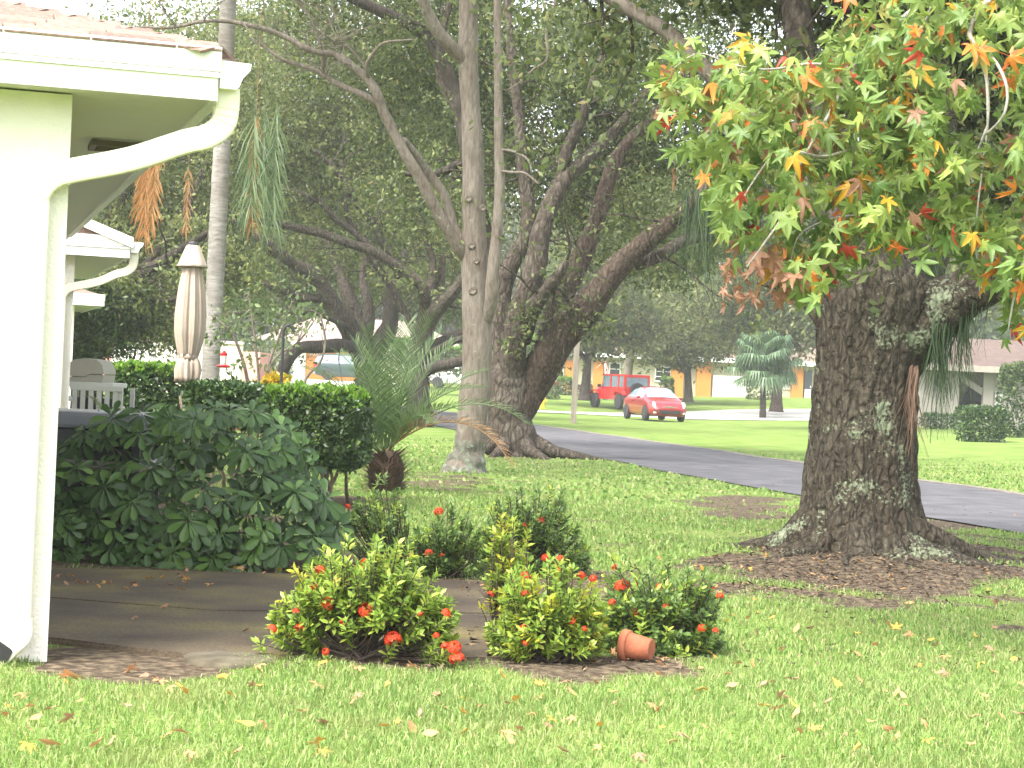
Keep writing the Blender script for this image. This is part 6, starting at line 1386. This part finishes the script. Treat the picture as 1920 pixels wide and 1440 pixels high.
MB().tube([trunk_top, trunk_top.lerp(boughs[2][0][0], .5) + Vector((0, 0, .2)), boughs[2][0][0], boughs[2][0][3]], [.09, .07, .05, .03], 10).build('limb', bk_white, t, smooth=True, world=True)
poly = [(1225, 150), (1250, 95), (1330, 100), (1400, 70), (1480, 130), (1560, 110), (1580, 20), (1660, -40), (2050, -60), (2050, 560), (1935, 640), (1895, 640), (1850, 480), (1800, 455), (1740, 470), (1690, 455), (1640, 470), (1580, 480), (1540, 540), (1480, 545), (1380, 470), (1330, 380), (1290, 290)]
def inside(x, y):
    c = False; j = len(poly) - 1
    for i in range(len(poly)):
        (xi, yi), (xj, yj) = poly[i], poly[j]
        if (yi > y) != (yj > y) and x < (xj - xi) * (y - yi) / (yj - yi) + xi: c = not c
        j = i
    return c
rg = np.random.default_rng(77); L = []
rl = random.Random(77)
while len(L) < 2700:
    # short shoots with two to four leaves each
    x, y = rl.uniform(1220, 2050), rl.uniform(-60, 650)
    if not inside(x, y): continue
    if rl.random() < .8 * (1 if 1785 < x < 1905 and 20 < y < 270 else 0): continue
    if math.sin(x * .021 + 2 * math.sin(y * .017)) * math.sin(y * .027 + x * .006) > .55 and rl.random() < .75: continue
    Y0 = YW + rl.gauss(0, .32) + (.35 if rl.random() < .25 else 0)
    n = rl.randint(2, 4); q0 = P(x, y, Y0)
    fam = rl.random()
    for k in range(n):
        q = q0 + Vector((rl.gauss(0, .045), rl.gauss(0, .05), rl.gauss(-.01, .04)))
        d = Vector((rl.gauss(0, .65), rl.gauss(-.2, .6), rl.gauss(-.95, .4))).normalized(); nr = Vector((rl.gauss(0, .9), rl.gauss(-.35, .7), rl.gauss(.6, .5)))
        c = rl.choices(range(7), wts)[0]
        if x < 1480 and y > 440: c = rl.choices(range(7), [.2, .1, .1, .1, .05, .02, .5])[0]
        L.append((q, d, nr, rl.uniform(.065, .105), c, rl.randrange(4)))
L.sort(key=lambda l: l[0].y - l[3] * 6); left = {}
def lmat(d, nr):
    d = d.normalized(); z = (nr - d * nr.dot(d)).normalized(); return Matrix((d.cross(z), d, z)).transposed()
for i, (q, d, nr, s, c, v) in enumerate(L):
    m3 = lmat(d, nr)
    if i < 300:
        o = link('leaf', smesh[c][v], t); o.matrix_local = Matrix.Translation(q - b0) @ m3.to_4x4() @ Matrix.Scale(s, 4)
    else: left.setdefault(c, []).append((np.array(m3), np.array(q), s, v))
for c, its in left.items():
    parts = []
    for v in range(4):
        sub = [i_ for i_ in its if i_[3] == v]
        if sub: parts.append(scatter(STAR[v], np.array([s[1] for s in sub]), np.array([s[0] for s in sub]), np.array([s[2] for s in sub])))
    V, Fs = join(parts); o = link('inner_leaves', npmesh('inner_leaves', V, Fs, smats[c]), t); wp(o); tag(o, kind='stuff')
# withered brown leaf cluster at the lower left of the bough
for k in range(34):
    x, y = rl.uniform(1348, 1460), rl.uniform(485, 575); q = P(x, y, 9.5 + rl.gauss(0, .08)); d = Vector((rl.gauss(0, .25), rl.gauss(0, .25), -1)); o = link('withered_leaf', smesh[6][rl.choice([1, 2])], t)
    o.matrix_local = Matrix.Translation(q - b0) @ lmat(d, Vector((rl.gauss(0, 1), rl.gauss(0, 1), .2))).to_4x4() @ Matrix.Diagonal((.035, .06, .05, 1))

# ------------------------------------------------------------------ fallen leaves
fall = [LM('fallen_leaf_%d' % i, [(0, a), (1, b)], .15, .7) for i, (a, b) in enumerate([((.42, .2, .09), (.5, .27, .13)), ((.5, .24, .06), (.6, .33, .06)), ((.3, .15, .09), (.38, .22, .14)), ((.55, .40, .05), (.6, .45, .08))])]
OV = (np.array([(0, -.5, .0), (.17, -.25, .12), (.21, .15, .05), (0, .6, .2), (-.16, .22, .16), (-.24, -.15, .02), (0, 0, -.03)]), [np.array([(0, 1, 6), (1, 2, 6), (2, 3, 6), (3, 4, 6), (4, 5, 6), (5, 0, 6)])])
fmesh = [[npmesh('fallen_leaf', T_[0] * np.array([1, 1, 1]), T_[1], mt) for T_ in (STAR[1], STAR[3], OV, OV)] for mt in fall]
fl_names = ['tan', 'orange', 'brown', 'yellow']
rf = random.Random(21)
spots = [(1430, 1300), (1150, 1312), (1240, 1380), (1220, 1200), (940, 1280), (900, 1342), (565, 1350), (345, 1312), (830, 1340), (1420, 1195), (1520, 1190), (1680, 1190), (1840, 1255), (1660, 1310), (1500, 1210), (1240, 1255), (850, 1250), (1370, 1300), (1075, 1360), (460, 1375), (600, 1370), (180, 1390), (95, 1415), (1320, 1380), (1270, 1390), (1900, 1250), (1845, 1010), (1460, 1320), (290, 1280), (150, 1330)]
for k in range(110): spots.append((rf.uniform(0, 1920), 1440 - (rf.random() ** .8) * 185))
for k in range(50): spots.append((rf.uniform(1080, 1920), rf.uniform(1040, 1250)))
shp = ['star-shaped', 'curled', 'oval', 'oval']
def put_leaf(x, y, c, s, patio):
    q = G(x, y); v = rf.randrange(4); o = link('fallen_leaf', fmesh[c][v]); s *= 1 if v < 2 else 1.5
    o.location = (q.x, q.y, .032) if patio else q + Vector((0, 0, .03 if dirt(q.x, q.y) < .4 else .015))
    o.rotation_euler = (rf.gauss(0, .4), rf.gauss(0, .4), rf.random() * 6.3); o.scale = (s, s * rf.uniform(.7, 1.1), s)
    if patio: wh = 'dark patio, %s' % ('beside the villa wall' if x < 220 else 'below the glossy shrub' if x < 480 else 'left of the front flowering shrub' if x < 660 else 'between the flowering shrubs')
    elif y < 1240: wh = 'lawn, %s' % ('just right of the clay pot' if x < 1400 else 'before the big oak roots' if x < 1650 else 'right of the big oak, near the picture edge')
    else: wh = 'front lawn, %s' % ('in the left corner' if x < 320 else 'before the stepping stone' if x < 640 else 'before the left flowering shrub' if x < 880 else 'before the clay pot' if x < 1280 else 'right of the clay pot' if x < 1600 else 'in the right corner')
    lab = '%s %s fallen leaf on the %s' % (fl_names[c], shp[v], wh)
    tag(o, lab, 'leaf', 'fallen leaves: ' + lab)
for k, (x, y) in enumerate(spots): put_leaf(x, y, rf.choices(range(4), [.45, .27, .24, .04])[0], rf.uniform(.03, .058), False)
for k in range(46):
    x, y = rf.choice([(rf.gauss(300, 45), rf.gauss(1100, 8)), (rf.gauss(160, 40), rf.gauss(1095, 12)), (rf.uniform(150, 980), rf.uniform(1100, 1235)), (rf.uniform(330, 560), rf.gauss(1082, 4))])
    put_leaf(x, y, rf.choices(range(4), [.35, .3, .3, .05])[0], rf.uniform(.03, .05), True)
# litter below the oak and over the lawn: too fine to count
n = 16000; px = np.concatenate([rng.normal(1620, 230, n // 2), rng.uniform(500, 1920, n // 2)]); py = np.concatenate([rng.normal(1070, 30, n // 2), 860 + 400 * rng.random(n // 2)])
Yg = H * F / np.maximum(40, (-(px - 960) * SR + (py - 720) * CR)); Xg = ((px - 960) * CR + (py - 720) * SR) / F * Yg; dd = dirt(Xg, Yg); keep = rng.random(n) < .25 + .45 * dd; Xg, Yg = Xg[keep], Yg[keep]
pos = np.stack([Xg, Yg, tz(Xg, Yg) + .012], 1); dr_ = rng.normal(size=(len(pos), 3)) * np.array([1, 1, .15]); s = rng.uniform(.012, .042, len(pos)) * rng.choice([.7, 1, 1.6], len(pos))
V, Fs = scatter(OV, pos, basis(dr_, np.array([[0, 0, 1.]]) + rng.normal(size=(len(pos), 3)) * .3), np.stack([s * .8, s, s], 1))
litm = LM('litter_leaf', [(0, (.04, .028, .02)), (.5, (.09, .064, .044)), (.82, (.16, .115, .075)), (.95, (.24, .16, .09)), (1, (.42, .22, .05))], .1, .8)
tag(link('leaf_litter', npmesh('leaf_litter', V, Fs, litm)), 'brown leaf litter on bare soil round the oak roots', 'leaf litter', kind='stuff')

# ------------------------------------------------------------------ grass blades
def inpoly(X, Y, px):
    c = np.zeros(len(X), bool); pts = [G(x, y) for x, y in px]; j = len(pts) - 1
    for i in range(len(pts)):
        a, b = pts[i], pts[j]
        c ^= ((a.y > Y) != (b.y > Y)) & (X < (b.x - a.x) * (Y - a.y) / (b.y - a.y + 1e-9) + a.x); j = i
    return c
PAT = [(-130, 1195), (110, 1214), (350, 1240), (1014, 1242), (990, 1094), (560, 1082), (90, 1064), (-130, 1053)]
clx = np.array([p.x for p in cl]); cly = np.array([p.y for p in cl])
def road_off(X, Y): return X - np.interp(Y, cly, clx)
def grass(y0, y1, dens, h, wd, seed):
    rg = np.random.default_rng(seed); nmax = int((y1 - y0) * (y1 * .62 + 4) * dens)
    Y = rg.uniform(y0, y1, nmax); X = rg.uniform(-1, 1, nmax) * (y1 * .31 + 2); k = np.abs(X) < Y * .30 + 1.4; X, Y = X[k], Y[k]
    d = dirt(X, Y); patch = .5 + .5 * np.sin(X * 1.9 + 2 * np.sin(Y * 1.3)) * np.sin(Y * 2.3 + X)
    k = (rg.random(len(X)) > d * 1.25) & (rg.random(len(X)) < .55 + .45 * patch) & ~inpoly(X, Y, PAT); ro = road_off(X, Y) / 1.03; k &= ((ro < -.05) | (ro > 4.75)) & (rg.random(len(X)) < np.clip((44 - Y) / 14, 0, 1))
    X, Y = X[k], Y[k]; n = len(X); hh = h * rg.uniform(.5, 1.25, n) * (.75 + .4 * patch[k]) * (1 - .5 * d[k]); a = rg.uniform(0, 2 * math.pi, n); lean = rg.uniform(.15, 1.0, n); la = rg.uniform(0, 2 * math.pi, n)
    base_ = np.stack([X, Y, tz(X, Y) - .004], 1); sd = np.stack([np.cos(a), np.sin(a), 0 * a], 1) * (wd * rg.uniform(.6, 1.3, n))[:, None] / 2; ld = np.stack([np.cos(la), np.sin(la), 0 * a], 1)
    m1 = base_ + ld * (hh * lean * .35)[:, None] + np.array([0, 0, 1]) * (hh * .62)[:, None]; tp = base_ + ld * (hh * lean)[:, None] + np.array([0, 0, 1]) * (hh * (1.05 - .45 * lean))[:, None]
    V = np.stack([base_ - sd, base_ + sd, m1 + sd * .8, m1 - sd * .8, tp], 1).reshape(-1, 3); o = (np.arange(n) * 5)[:, None]
    return V, [np.array([[0, 1, 2, 3]]) + o, np.array([[3, 2, 4]]) + o]
parts = [grass(5.6, 9.5, 6800, .05, .005, 1), grass(9.5, 14, 2700, .048, .008, 2), grass(14, 22, 620, .055, .017, 3), grass(22, 44, 130, .06, .04, 4)]
V, Fs = join(parts)
tag(link('lawn_grass', npmesh('lawn_grass', V, Fs, gleaf)), 'short bright green lawn grass covering the front garden', 'grass', kind='stuff')

# ------------------------------------------------------------------ faint haze in the warm air
hzm = bpy.data.materials.new('haze_air'); hzm.use_nodes = True; ht = hzm.node_tree; ht.nodes.clear()
ho = ht.nodes.new('ShaderNodeOutputMaterial'); hv = ht.nodes.new('ShaderNodeVolumePrincipled'); hv.inputs['Color'].default_value = (.9, .93, .88, 1); hv.inputs['Density'].default_value = .0010; hv.inputs['Anisotropy'].default_value = .2
ht.links.new(hv.outputs[0], ho.inputs['Volume'])
tag(MB().box((0, 300, 15), (900, 720, 34)).build('haze', hzm), 'thin pale haze filling the air between the trees', 'haze', kind='stuff')
